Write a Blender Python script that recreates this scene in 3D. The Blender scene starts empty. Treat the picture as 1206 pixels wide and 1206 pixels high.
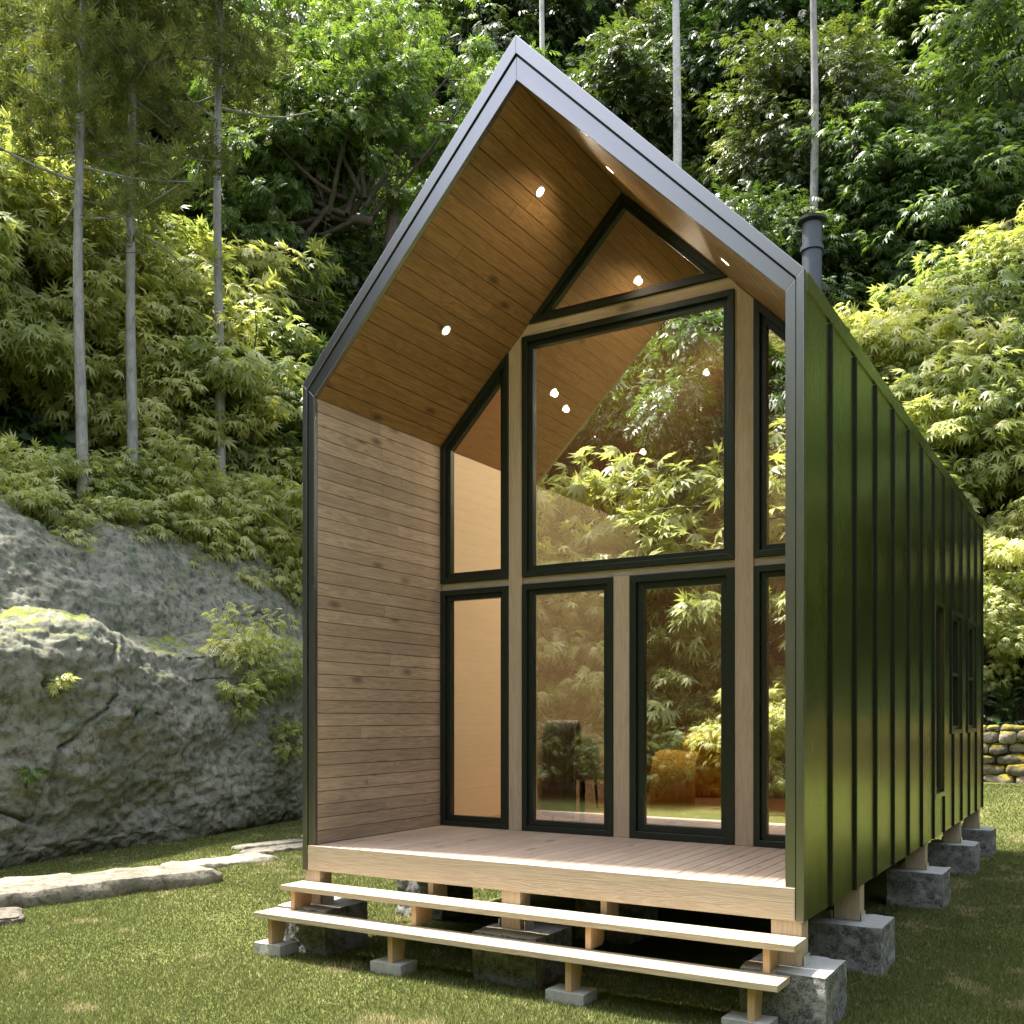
import bpy, math, random
import numpy as np
from mathutils import Vector, Matrix
rad = math.radians
random.seed(7)
RNG = np.random.default_rng(11)
scene = bpy.context.scene

# ------------------------------------------------------------------ camera, sky, sun, exposure
CAM = np.array([5.5136, -5.8953, 1.8]); YAW = 0.5471; F = 1175.58
cd = bpy.data.cameras.new("camera"); cam = bpy.data.objects.new("camera", cd)
scene.collection.objects.link(cam); scene.camera = cam
cam.location = CAM; cam.rotation_euler = (rad(90), 0, YAW)
cd.sensor_width = 36; cd.lens = 36 * F / 1206; cd.shift_y = (845.3 - 603) / 1206
cd.clip_start = 0.05; cd.clip_end = 1500
SUN_EL, SUN_AZ = 68.0, 264.0          # azimuth: compass direction the light comes FROM, clockwise from +Y
w = bpy.data.worlds.new("World"); scene.world = w; w.use_nodes = True
nt = w.node_tree; sky = nt.nodes.new("ShaderNodeTexSky"); sky.sky_type = 'NISHITA'; sky.sun_disc = False
sky.sun_elevation = rad(SUN_EL); sky.sun_rotation = rad(SUN_AZ); sky.air_density = 1.0; sky.dust_density = 2.5; sky.ozone_density = 0.6
bg = nt.nodes["Background"]; bg.inputs[1].default_value = 0.15; hz = nt.nodes.new('ShaderNodeHueSaturation'); hz.inputs['Saturation'].default_value = .45; nt.links.new(sky.outputs[0], hz.inputs['Color']); nt.links.new(hz.outputs[0], bg.inputs[0])
sd = bpy.data.lights.new("sun", 'SUN'); sd.energy = 4.0; sd.angle = rad(3.0); sd.color = (1, .94, .84)
sun = bpy.data.objects.new("sun", sd); scene.collection.objects.link(sun)
a, e = rad(SUN_AZ), rad(SUN_EL)
sdir = Vector((math.sin(a) * math.cos(e), math.cos(a) * math.cos(e), math.sin(e)))
sun.rotation_euler = sdir.to_track_quat('Z', 'Y').to_euler(); sun.location = (-10, -10, 30)
vs = scene.view_settings; vs.view_transform = 'Standard'; vs.look = 'None'; vs.gamma = 1; vs.use_curve_mapping = False
vs.exposure = 2.1
scene.render.engine = 'CYCLES'
scene.cycles.max_bounces = 10; scene.cycles.transparent_max_bounces = 16; scene.cycles.diffuse_bounces = 4
scene.cycles.sample_clamp_indirect = 8; scene.cycles.caustics_reflective = False; scene.cycles.caustics_refractive = False

VD = np.array([-math.sin(YAW), math.cos(YAW)]); RD = np.array([math.cos(YAW), math.sin(YAW)])
def spot(px, wd):                      # ground-plan point standing wd metres out along the view
    u = (px - 603) / F * wd
    p = CAM[:2] + VD * wd + RD * u
    return float(p[0]), float(p[1])

# ------------------------------------------------------------------ numpy noise
_perm = RNG.random(65536).astype(np.float64)
def _h(i, j, k): return _perm[((i * 73856093) ^ (j * 19349663) ^ (k * 83492791)) & 65535]
def vnoise(P):
    P = np.asarray(P, float); I = np.floor(P).astype(np.int64); f = P - I; f = f * f * (3 - 2 * f)
    r = 0
    for dx in (0, 1):
        for dy in (0, 1):
            for dz in (0, 1):
                wgt = (f[:, 0] if dx else 1 - f[:, 0]) * (f[:, 1] if dy else 1 - f[:, 1]) * (f[:, 2] if dz else 1 - f[:, 2])
                r = r + wgt * _h(I[:, 0] + dx, I[:, 1] + dy, I[:, 2] + dz)
    return r * 2 - 1
def fbm(P, sc, octv=4, gain=.5):
    P = np.asarray(P, float) * sc; a = 1; s = 0
    for o in range(octv):
        s = s + a * vnoise(P + 17.3 * o); P = P * 2.03; a *= gain
    return s

# ------------------------------------------------------------------ terrain height
def sstep(x, a, b):
    t = np.clip((x - a) / (b - a), 0, 1); return t * t * (3 - 2 * t)
def zgnd(x, y):
    x = np.asarray(x, float); y = np.asarray(y, float)
    rise = .6 * sstep(y, 9.8, 14.2)
    sl = -8.6 - x + .5 * np.sin(y * .35) * sstep(-x, 8, 12)
    zl = sstep(sl, 0, 1.1) * 4.1 + .80 * np.maximum(sl - .8, 0)
    zl = np.where(y < -8, zl * sstep(y, -20, -8), zl)
    sb = y - 15.8
    zb = rise + 1.35 * np.maximum(sb, 0) + .25 * sstep(sb, 0, 1)
    sr = x - 13
    zr = rise + .35 * np.maximum(sr, 0) * sstep(y, -12, 0)
    z = np.maximum(np.maximum(zl, zb), zr)
    z = np.maximum(z, .38 * np.maximum(-y - 14.5, 0) + rise)
    z = np.minimum(z, 44 + 0 * z)
    P = np.stack([x.ravel(), y.ravel(), 0 * x.ravel()], 1)
    n = fbm(P, .22, 3).reshape(x.shape)
    far = sstep(np.maximum(np.maximum(sl, sb), sr), 0, 4)
    return z + n * .7 * far + .012 * n
def zg(x, y): return float(zgnd(np.array([x]), np.array([y]))[0])

# ------------------------------------------------------------------ mesh builder
class MB:
    def __init__(s): s.v = []; s.f = []; s.m = []; s.r = []
    def add(s, vs, fs, mi=0, rnd=None):
        b = len(s.v); s.v += [tuple(map(float, p)) for p in vs]
        r = random.random() if rnd is None else rnd
        for f in fs: s.f.append(tuple(i + b for i in f)); s.m.append(mi); s.r.append(r)
        return s
    def box(s, x0, x1, y0, y1, z0, z1, mi=0, rnd=None):
        v = [(x0,y0,z0),(x1,y0,z0),(x1,y1,z0),(x0,y1,z0),(x0,y0,z1),(x1,y0,z1),(x1,y1,z1),(x0,y1,z1)]
        return s.add(v, [(0,3,2,1),(4,5,6,7),(0,1,5,4),(1,2,6,5),(2,3,7,6),(3,0,4,7)], mi, rnd)
    def prism(s, poly, axis, a, b, mi=0, rnd=None):
        # poly: 2D points; axis 1: (x,z) extruded in y; axis 0: (y,z) in x; axis 2: (x,y) in z
        n = len(poly)
        def P(p, t): return {0: (t, p[0], p[1]), 1: (p[0], t, p[1]), 2: (p[0], p[1], t)}[axis]
        v = [P(p, a) for p in poly] + [P(p, b) for p in poly]
        f = [tuple(range(n)), tuple(range(2*n-1, n-1, -1))] + [(i, n+i, n+(i+1) % n, (i+1) % n) for i in range(n)]
        return s.add(v, f, mi, rnd)
    def obox(s, o, ax, ay, az, mi=0, rnd=None):   # corner + three edge vectors
        o = Vector(o); ax = Vector(ax); ay = Vector(ay); az = Vector(az)
        v = [o, o+ax, o+ax+ay, o+ay, o+az, o+ax+az, o+ax+ay+az, o+ay+az]
        return s.add(v, [(0,3,2,1),(4,5,6,7),(0,1,5,4),(1,2,6,5),(2,3,7,6),(3,0,4,7)], mi, rnd)
    def tube(s, pts, radii, n=8, mi=0, rnd=None, cap=True):
        pts = [Vector(p) for p in pts]; V = []; Fc = []
        up = Vector((0, 0, 1))
        for i, p in enumerate(pts):
            d = (pts[min(i+1, len(pts)-1)] - pts[max(i-1, 0)]).normalized()
            ref = up if abs(d.z) < .9 else Vector((1, 0, 0))
            if i == 0: sx = d.cross(ref).normalized()
            else: sx = (sx - d * sx.dot(d)).normalized()
            sy = d.cross(sx)
            for k in range(n):
                t = 2 * math.pi * k / n
                V.append(p + (sx * math.cos(t) + sy * math.sin(t)) * radii[i])
        for i in range(len(pts)-1):
            for k in range(n):
                Fc.append((i*n+k, i*n+(k+1) % n, (i+1)*n+(k+1) % n, (i+1)*n+k))
        if cap: Fc += [tuple(range(n-1, -1, -1)), tuple((len(pts)-1)*n+k for k in range(n))]
        return s.add(V, Fc, mi, rnd)
    def build(s, name, mats, parent=None, loc=(0,0,0), smooth=False, bevel=0, seg=2, recalc=True):
        me = bpy.data.meshes.new(name); me.from_pydata(s.v, [], s.f)
        me.polygons.foreach_set('material_index', s.m)
        if smooth: me.polygons.foreach_set('use_smooth', [True]*len(s.f))
        at = me.attributes.new('rnd', 'FLOAT', 'FACE'); at.data.foreach_set('value', s.r)
        if recalc:
            import bmesh
            bm = bmesh.new(); bm.from_mesh(me); bmesh.ops.recalc_face_normals(bm, faces=bm.faces); bm.to_mesh(me); bm.free()
        me.update()
        return link(name, me, mats, parent, loc, bevel, seg)
def link(name, me, mats, parent=None, loc=(0,0,0), bevel=0, seg=2):
    for m in (mats if isinstance(mats, (list, tuple)) else [mats]): me.materials.append(m)
    o = bpy.data.objects.new(name, me); scene.collection.objects.link(o); o.location = loc
    if parent: o.parent = parent
    if bevel:
        b = o.modifiers.new('bevel', 'BEVEL'); b.width = bevel; b.segments = seg; b.limit_method = 'ANGLE'; b.angle_limit = rad(40)
    return o
def npmesh(name, V, Q, rnd=None, smooth=False):       # V (n,3) ; Q (m,k) all same k
    me = bpy.data.meshes.new(name); m, k = Q.shape
    me.vertices.add(len(V)); me.vertices.foreach_set('co', V.astype(np.float32).ravel())
    me.loops.add(m*k); me.loops.foreach_set('vertex_index', Q.astype(np.int32).ravel())
    me.polygons.add(m); me.polygons.foreach_set('loop_start', np.arange(0, m*k, k, dtype=np.int32))
    try: me.polygons.foreach_set('loop_total', np.full(m, k, dtype=np.int32))
    except Exception: pass
    if smooth: me.polygons.foreach_set('use_smooth', np.ones(m, bool))
    if rnd is not None:
        at = me.attributes.new('rnd', 'FLOAT', 'FACE'); at.data.foreach_set('value', rnd.astype(np.float32))
    me.update(calc_edges=True); me.validate(); return me
def tag(o, label=None, cat=None, group=None, kind=None):
    if label: o['label'] = label
    if cat: o['category'] = cat
    if group: o['group'] = group
    if kind: o['kind'] = kind
    return o
def empty(name, loc, rz=0):
    o = bpy.data.objects.new(name, None); scene.collection.objects.link(o); o.location = loc; o.rotation_euler.z = rz
    o.empty_display_size = .3
    return o
def copy_tree(o, parent=None):
    c = o.copy(); scene.collection.objects.link(c); c.parent = parent
    for ch in list(o.children): copy_tree(ch, c)
    return c

# ------------------------------------------------------------------ materials
class N:
    def __init__(s, name):
        s.m = bpy.data.materials.new(name); s.m.use_nodes = True; s.t = s.m.node_tree; s.t.nodes.clear()
        s.out = s.n('ShaderNodeOutputMaterial')
    def n(s, ty, **kw):
        x = s.t.nodes.new(ty)
        for k, v in kw.items():
            if k.startswith('i_'):
                key = k[2:]; key = int(key) if key.isdigit() else key.replace('_', ' ')
                x.inputs[key].default_value = v
            else: setattr(x, k, v)
        return x
    def l(s, a, b): s.t.links.new(a, b)
    def coord(s, scale=(1,1,1), obj=True):
        tc = s.n('ShaderNodeTexCoord'); mp = s.n('ShaderNodeMapping'); mp.inputs['Scale'].default_value = scale
        s.l(tc.outputs['Object' if obj else 'Generated'], mp.inputs[0]); return mp.outputs[0]
    def noise(s, vec, scale, detail=4, rough=.5, dist=0):
        x = s.n('ShaderNodeTexNoise'); x.inputs['Scale'].default_value = scale; x.inputs['Detail'].default_value = detail
        x.inputs['Roughness'].default_value = rough; x.inputs['Distortion'].default_value = dist
        s.l(vec, x.inputs['Vector']); return x.outputs[0]
    def ramp(s, f, stops):
        x = s.n('ShaderNodeValToRGB'); cr = x.color_ramp
        while len(cr.elements) < len(stops): cr.elements.new(.5)
        for e_, (p, c) in zip(cr.elements, stops):
            e_.position = p; e_.color = (*c, 1) if isinstance(c, tuple) else (c, c, c, 1)
        s.l(f, x.inputs[0]); return x.outputs[0]
    def mix(s, f, a, b, mode='MIX'):
        x = s.n('ShaderNodeMix'); x.data_type = 'RGBA'; x.blend_type = mode
        for sock, val in ((x.inputs[0], f), (x.inputs[6], a), (x.inputs[7], b)):
            if isinstance(val, (int, float)): sock.default_value = val if sock == x.inputs[0] else (val, val, val, 1)
            elif isinstance(val, tuple): sock.default_value = (*val, 1)
            else: s.l(val, sock)
        return x.outputs[2]
    def math(s, op, a, b=0.0):
        x = s.n('ShaderNodeMath'); x.operation = op
        for i, val in enumerate((a, b)):
            if isinstance(val, (int, float)): x.inputs[i].default_value = val
            else: s.l(val, x.inputs[i])
        return x.outputs[0]
    def attr(s, nm='rnd'):
        x = s.n('ShaderNodeAttribute'); x.attribute_name = nm; return x.outputs['Fac']
    def bump(s, h, strength, dist=.01, nrm=None):
        x = s.n('ShaderNodeBump'); x.inputs['Strength'].default_value = strength; x.inputs['Distance'].default_value = dist
        s.l(h, x.inputs['Height'])
        if nrm is not None: s.l(nrm, x.inputs['Normal'])
        return x.outputs[0]
    def bsdf(s, col, rough=.5, metal=0, nrm=None, spec=.5):
        x = s.n('ShaderNodeBsdfPrincipled')
        for key, val in (('Base Color', col), ('Roughness', rough), ('Metallic', metal)):
            if isinstance(val, tuple): x.inputs[key].default_value = (*val, 1)
            elif isinstance(val, (int, float)): x.inputs[key].default_value = val
            else: s.l(val, x.inputs[key])
        x.inputs['Specular IOR Level'].default_value = spec
        if nrm is not None: s.l(nrm, x.inputs['Normal'])
        return x.outputs[0]
    def done(s, sh): s.l(sh, s.out.inputs[0]); return s.m

def wood(name, axis, light, dark, rough=.6, knots=True, var=.16, red=None):
    k = N(name); sc = [9, 9, 9]; sc[axis] = .55
    c = k.coord(tuple(sc)); at = k.attr()
    off = k.n('ShaderNodeCombineXYZ'); k.l(k.math('MULTIPLY', at, 37.0), off.inputs[0]); k.l(k.math('MULTIPLY', at, 91.0), off.inputs[1]); k.l(k.math('MULTIPLY', at, 53.0), off.inputs[2])
    va = k.n('ShaderNodeVectorMath'); va.operation = 'ADD'; k.l(c, va.inputs[0]); k.l(off.outputs[0], va.inputs[1]); v = va.outputs[0]
    g1 = k.noise(v, 1.3, 3, .55, 1.6)
    rings = k.math('SINE', k.math('MULTIPLY', g1, 46.0))
    g2 = k.noise(v, 9, 5, .65, .3)
    f = k.math('ADD', k.math('MULTIPLY', rings, .17), k.math('MULTIPLY', g2, .85))
    col = k.mix(k.ramp(f, [(.12, 1.0), (.78, 0.0)]), light, dark)
    if knots:
        s2 = [4.2, 4.2, 4.2]; s2[axis] = 1.7
        va2 = k.n('ShaderNodeVectorMath'); va2.operation = 'ADD'; k.l(k.coord(tuple(s2)), va2.inputs[0]); k.l(off.outputs[0], va2.inputs[1])
        vo = k.n('ShaderNodeTexVoronoi'); vo.inputs['Scale'].default_value = 1.0; k.l(va2.outputs[0], vo.inputs['Vector'])
        kn = k.ramp(vo.outputs['Distance'], [(.05, .9), (.17, 0.0)])
        col = k.mix(kn, col, tuple(x * .38 for x in dark))
    bright = k.math('ADD', k.math('MULTIPLY', at, var * 2), 1 - var)
    cm = k.n('ShaderNodeCombineXYZ'); [k.l(bright, cm.inputs[i]) for i in range(3)]
    col = k.mix(1.0, col, cm.outputs[0], 'MULTIPLY')
    big = k.noise(k.coord((1, 1, 1)), .9, 3, .5)
    col = k.mix(k.ramp(big, [(.35, .22), (.65, 0.0)]), col, dark)
    nrm = k.bump(f, .25, .004)
    return k.done(k.bsdf(col, rough, 0, nrm, .35))

def metal(name, base, rough, metallic=1.0, brush=0.0, streak=0):
    k = N(name); c = k.coord((40, 40, 1.2))
    g = k.noise(c, 2.5, 3, .6); big = k.noise(k.coord((1, 1, .5)), 1.1, 2)
    r = k.math('ADD', k.math('MULTIPLY', k.math('ADD', g, big), .10), rough - .10)
    nrm = k.bump(g, brush, .002) if brush else None
    if streak:
        nrm = k.bump(k.noise(k.coord((.6, 1.6, .9)), 1.3, 2), streak, .05, nrm)
    return k.done(k.bsdf(base, r, metallic, nrm))

def plain(name, col, rough=.6, amp=.12, sc=6, metallic=0, bump=.1):
    k = N(name); n = k.noise(k.coord(), sc, 4)
    c = k.mix(k.ramp(n, [(.3, amp), (.7, 0.0)]), col, tuple(x * .6 for x in col))
    return k.done(k.bsdf(c, rough, metallic, k.bump(n, bump, .003)))

def leafmat(name, c1, c2, c3=None, trans=.4, rough=.42, spec=.5):
    k = N(name); at = k.attr(); oi = k.n('ShaderNodeObjectInfo')
    col = k.mix(at, c1, c2)
    if c3: col = k.mix(k.ramp(at, [(.88, 0.0), (.93, 1.0)]), col, c3)
    big = k.noise(k.coord((1, 1, 1)), .55, 2)
    col = k.mix(k.ramp(big, [(.38, .55), (.62, 0.0)]), col, c1)
    hs = k.n('ShaderNodeHueSaturation')
    k.l(k.math('ADD', k.math('MULTIPLY', oi.outputs['Random'], .05), .475), hs.inputs['Hue'])
    k.l(k.math('ADD', k.math('MULTIPLY', oi.outputs['Random'], -.4), 1.2), hs.inputs['Value']); k.l(col, hs.inputs['Color']); hs.inputs['Saturation'].default_value = .88
    col = hs.outputs[0]
    b = k.bsdf(col, rough, 0, None, spec)
    tr = k.n('ShaderNodeBsdfTranslucent')
    hot = k.mix(1.0, col, (1.5, 1.55, .7), 'MULTIPLY'); k.l(hot, tr.inputs[0])
    ms = k.n('ShaderNodeMixShader'); ms.inputs[0].default_value = trans; k.l(b, ms.inputs[1]); k.l(tr.outputs[0], ms.inputs[2])
    return k.done(ms.outputs[0])

def bark(name, c1, c2, horiz=False):
    k = N(name); c = k.coord((6, 6, 1.5) if not horiz else (3, 3, 9))
    n = k.noise(c, 3, 6, .65, .5); col = k.mix(k.ramp(n, [(.35, 0.0), (.65, 1.0)]), c1, c2)
    sp = k.noise(k.coord((1, 1, .6)), 2.2, 4, .6); col = k.mix(k.ramp(sp, [(.52, 0.0), (.62, .55)]), col, tuple(x * .45 for x in c1))
    return k.done(k.bsdf(col, .85, 0, k.bump(n, .6, .02), .2))

M = {}
M['trim'] = metal('dark_metal_trim', (.25, .25, .268), .30, 1.0, .05)
M['green_metal'] = metal('green_standing_seam_metal', (.255, .27, .115), .25, 1.0, .06, .12)
M['seam'] = metal('black_metal_and_seam_shade', (.012, .016, .010), .45, .3)  # on standing seams the black stands in for their dark reflection
M['frame'] = metal('black_window_frame', (.016, .022, .017), .32, .2)
M['wood_deck'] = wood('pale_deck_wood', 1, (.52, .42, .335), (.40, .30, .235), .55, True, .10)
M['wood_fascia'] = wood('pale_fascia_wood', 0, (.50, .415, .32), (.39, .30, .215), .6, True, .04)
M['wood_tread'] = wood('pale_tread_wood', 0, (.44, .375, .27), (.36, .285, .19), .55, False, .04)
M['wood_post'] = wood('pale_post_wood', 2, (.50, .405, .30), (.38, .285, .20), .6, False, .05)
M['wood_bracket'] = wood('step_bracket_wood', 2, (.62, .44, .28), (.50, .32, .18), .6, False, .04)
M['wood_wall'] = wood('porch_wall_boards', 1, (.50, .395, .295), (.29, .215, .155), .6, True, .17)
M['wood_soffit'] = wood('golden_soffit_boards', 1, (.32, .19, .075), (.16, .09, .033), .5, True, .13)
M['groove'] = plain('dark_board_gap', (.05, .03, .018), .9)
M['under'] = plain('dark_underfloor', (.10, .07, .045), .9)
M['cream'] = plain('cream_plaster', (.74, .63, .47), .8, .06, 3)
M['ceil'] = wood('interior_ceiling_wood', 1, (.30, .19, .09), (.22, .13, .06), .5, False, .08)
M['floor'] = wood('interior_floor_wood', 0, (.50, .26, .12), (.36, .17, .07), .35, False, .12)
M['doorwood'] = wood('interior_door_wood', 2, (.20, .13, .08), (.13, .08, .045), .5, False, .08)
M['yellow'] = plain('mustard_fabric', (.80, .42, .05), .9, .3, 30)
M['throw'] = plain('pale_grey_fabric', (.80, .79, .76), .95, .3, 40)
M['ythrow'] = plain('yellow_knit_fabric', (.90, .58, .12), .95, .3, 40)
M['grey'] = plain('grey_chair_fabric', (.42, .43, .43), .9, .2, 30)
M['flue'] = plain('slate_flue_metal', (.085, .095, .11), .5, .3, 5, .4)
M['steel'] = plain('galvanised_bracket', (.75, .75, .74), .4, .2, 20, .9)

def glassmat(nm='reflective_glazing', base=.56, fr=.42):
    k = N(nm); lw = k.n('ShaderNodeLayerWeight'); lw.inputs[0].default_value = .30
    tr = k.n('ShaderNodeBsdfTransparent'); tr.inputs[0].default_value = (.93, .90, .82, 1)
    gl = k.n('ShaderNodeBsdfGlossy'); gl.inputs[0].default_value = (1, 1, 1, 1); gl.inputs['Roughness'].default_value = .0
    wav = k.noise(k.coord((1, 1, 1)), .9, 1); k.l(k.bump(wav, .02, .03), gl.inputs['Normal'])
    f = k.math('ADD', k.math('MULTIPLY', lw.outputs['Fresnel'], fr), base)
    ms = k.n('ShaderNodeMixShader'); k.l(f, ms.inputs[0]); k.l(tr.outputs[0], ms.inputs[1]); k.l(gl.outputs[0], ms.inputs[2])
    return k.done(ms.outputs[0])
M['glass'] = glassmat(); M['low_reflection_glass'] = glassmat('low_reflection_glazing', .10, .35)  # second one: same glazing, reflection cut by hand for the left panes
def lampmat(name, col, st):
    k = N(name); em = k.n('ShaderNodeEmission'); em.inputs[0].default_value = (*col, 1); em.inputs[1].default_value = st
    return k.done(em.outputs[0])
M['lamp'] = lampmat('warm_lamp_glow', (1, .74, .42), 6)

def concmat(name, light, dark, pits=.5):
    k = N(name); v = k.coord(); geo = k.n('ShaderNodeNewGeometry')
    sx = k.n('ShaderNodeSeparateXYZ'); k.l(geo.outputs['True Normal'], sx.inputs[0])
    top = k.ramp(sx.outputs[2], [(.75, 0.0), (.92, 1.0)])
    n = k.noise(v, 14, 8, .7); n2 = k.noise(v, 95, 4, .7)
    vo = k.n('ShaderNodeTexVoronoi'); vo.inputs['Scale'].default_value = 48; k.l(v, vo.inputs['Vector'])
    pit = k.math('MULTIPLY', k.ramp(k.math('ADD', k.math('MULTIPLY', n2, .55), k.math('MULTIPLY', n, .45)), [(.44, 1.0), (.50, 0.0)]), pits)
    col = k.mix(k.ramp(n, [(.3, 0.0), (.7, 1.0)]), dark, light)
    col = k.mix(pit, col, tuple(x * .22 for x in dark))
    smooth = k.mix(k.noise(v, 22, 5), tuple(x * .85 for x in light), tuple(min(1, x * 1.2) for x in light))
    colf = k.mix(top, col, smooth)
    h = k.mix(top, k.math('SUBTRACT', n2, k.math('MULTIPLY', pit, .6)), k.math('MULTIPLY', n2, .15))
    return k.done(k.bsdf(colf, .9, 0, k.bump(h, .8, .012), .25))
M['block'] = concmat('split_face_concrete', (.38, .38, .37), (.22, .225, .22), .7)
M['paver'] = concmat('smooth_concrete', (.50, .50, .48), (.36, .36, .35), .12)

def stonemat(name, cols, moss, mossamt, sc=1.0):
    k = N(name); v = k.coord((sc, sc, sc)); geo = k.n('ShaderNodeNewGeometry')
    sx = k.n('ShaderNodeSeparateXYZ'); k.l(geo.outputs['Normal'], sx.inputs[0])
    n1 = k.noise(v, .8, 6, .6, .4); n2 = k.noise(v, 7, 8, .72, .3); n3 = k.noise(v, 2.3, 6, .65, .8)
    col = k.mix(k.ramp(n1, [(.35, 0.0), (.65, 1.0)]), cols[0], cols[1])
    col = k.mix(k.ramp(n3, [(.50, 0.0), (.66, .85)]), col, cols[2])
    col = k.mix(k.ramp(n2, [(.36, .8), (.52, 0.0)]), col, tuple(x * .28 for x in cols[0]))
    col = k.mix(k.ramp(n2, [(.58, 0.0), (.75, .55)]), col, cols[3])
    up = k.math('ADD', k.math('MULTIPLY', sx.outputs[2], .55), k.math('MULTIPLY', k.noise(v, 1.7, 6, .7), .9))
    mm = k.ramp(up, [(mossamt, 0.0), (mossamt + .07, 1.0)])
    mc = k.mix(k.ramp(k.noise(v, 9, 4), [(.4, 0.0), (.6, 1.0)]), moss[0], moss[1])
    col = k.mix(mm, col, mc)
    at = k.attr(); br = k.math('ADD', k.math('MULTIPLY', at, .8), .6)
    cm = k.n('ShaderNodeCombineXYZ'); [k.l(br, cm.inputs[i]) for i in range(3)]; col = k.mix(1.0, col, cm.outputs[0], 'MULTIPLY')
    b = k.bump(k.noise(v, 22, 5, .7), .55, .02, k.bump(n2, .9, .07))
    return k.done(k.bsdf(col, .92, 0, b, .2))
M['rock'] = stonemat('mossy_boulder', [(.22, .22, .165), (.34, .33, .27), (.14, .17, .115), (.48, .47, .40)], [(.27, .29, .07), (.16, .20, .04)], .92)
M['slab'] = stonemat('path_stone', [(.28, .25, .20), (.38, .34, .28), (.20, .19, .13), (.46, .42, .35)], [(.50, .38, .10), (.40, .34, .16)], 1.02, 1.6)
M['drystone'] = stonemat('mossy_wall_stone', [(.20, .175, .13), (.30, .27, .22), (.14, .12, .07), (.44, .41, .35)], [(.36, .24, .03), (.13, .15, .02)], .60, 1.5)

def groundmat():
    k = N('lawn_and_forest_soil'); tc = k.coord()
    n = k.noise(tc, .6, 5, .6); n2 = k.noise(tc, 18, 5, .7); n3 = k.noise(tc, 3.2, 5, .65)
    g = k.mix(k.ramp(n, [(.38, 0.0), (.62, 1.0)]), (.085, .10, .022), (.14, .15, .045))
    g = k.mix(k.ramp(n2, [(.35, .6), (.6, 0.0)]), g, (.025, .035, .008))
    g = k.mix(k.ramp(n3, [(.60, 0.0), (.68, .6)]), g, (.26, .22, .12))
    soil = k.mix(k.ramp(n3, [(.4, 0.0), (.6, 1.0)]), (.012, .014, .006), (.035, .038, .014))
    col = k.mix(k.attr('rnd'), g, soil)
    return k.done(k.bsdf(col, .95, 0, k.bump(n2, .6, .03), .15))
M['ground'] = groundmat()
def grassmat():
    k = N('grass_blades'); at = k.attr()
    col = k.mix(k.ramp(at, [(.0, 0.0), (.8, 1.0)]), (.098, .125, .030), (.195, .215, .072))
    col = k.mix(k.ramp(at, [(.86, 0.0), (.92, 1.0)]), col, (.42, .36, .20))
    b = k.bsdf(col, .6, 0, None, .3); tr = k.n('ShaderNodeBsdfTranslucent'); k.l(col, tr.inputs[0])
    ms = k.n('ShaderNodeMixShader'); ms.inputs[0].default_value = .3; k.l(b, ms.inputs[1]); k.l(tr.outputs[0], ms.inputs[2])
    return k.done(ms.outputs[0])
M['grass'] = grassmat()
M['bark_grey'] = bark('grey_bark', (.25, .24, .22), (.36, .35, .33))
M['bark_pale'] = bark('pale_bark', (.42, .41, .38), (.58, .57, .54), True)
M['bark_dark'] = bark('dark_bark', (.07, .055, .04), (.13, .11, .085))
M['leaf_maple'] = leafmat('maple_leaves', (.12, .18, .025), (.36, .40, .10), (.60, .56, .28), .45)
M['leaf_brightened'] = leafmat('brightened_maple_leaves', (.27, .32, .08), (.60, .62, .26), (.80, .76, .52), .45)  # sunlight put into the colour: brighter copy for maples standing in shade
M['leaf_maple2'] = leafmat('green_maple_leaves', (.06, .12, .018), (.21, .30, .055), (.42, .45, .17), .42)
M['leaf_broad'] = leafmat('broad_leaves', (.055, .11, .015), (.17, .26, .045), (.38, .40, .14), .42)
M['leaf_dark'] = leafmat('dark_leaves', (.03, .065, .010), (.11, .165, .03), (.26, .27, .08), .36)
M['leaf_pine'] = leafmat('pine_needles', (.08, .11, .015), (.22, .25, .04), (.30, .32, .07), .3, .6, .3)

# ------------------------------------------------------------------ ground sheet
def axis_pts(lo, hi, far):
    a = np.arange(lo, hi + .01, .5); l = lo - np.geomspace(1, far, 22)[::-1]; r = hi + np.geomspace(1, far, 22)
    return np.concatenate([l, a, r])
gx = axis_pts(-34, 24, 420); gy = axis_pts(-22, 44, 420)
X, Y = np.meshgrid(gx, gy); Z = zgnd(X, Y)
V = np.stack([X.ravel(), Y.ravel(), Z.ravel()], 1); nx = len(gx); ny = len(gy)
ii = (np.arange(ny-1)[:, None] * nx + np.arange(nx-1)[None]).ravel(); Q = np.stack([ii, ii+1, ii+1+nx, ii+nx], 1)
fc = V[Q].mean(1)
forest = np.maximum.reduce([sstep(-8.0 - fc[:, 0], 0, .6), sstep(fc[:, 1] - 15.2, 0, .6), sstep(fc[:, 0] - 11.5, 0, 1), sstep(-13 - fc[:, 1], 0, 2)])
me = npmesh('ground', V, Q, forest, True)
tag(link('ground', me, M['ground']), kind='structure')

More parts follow.
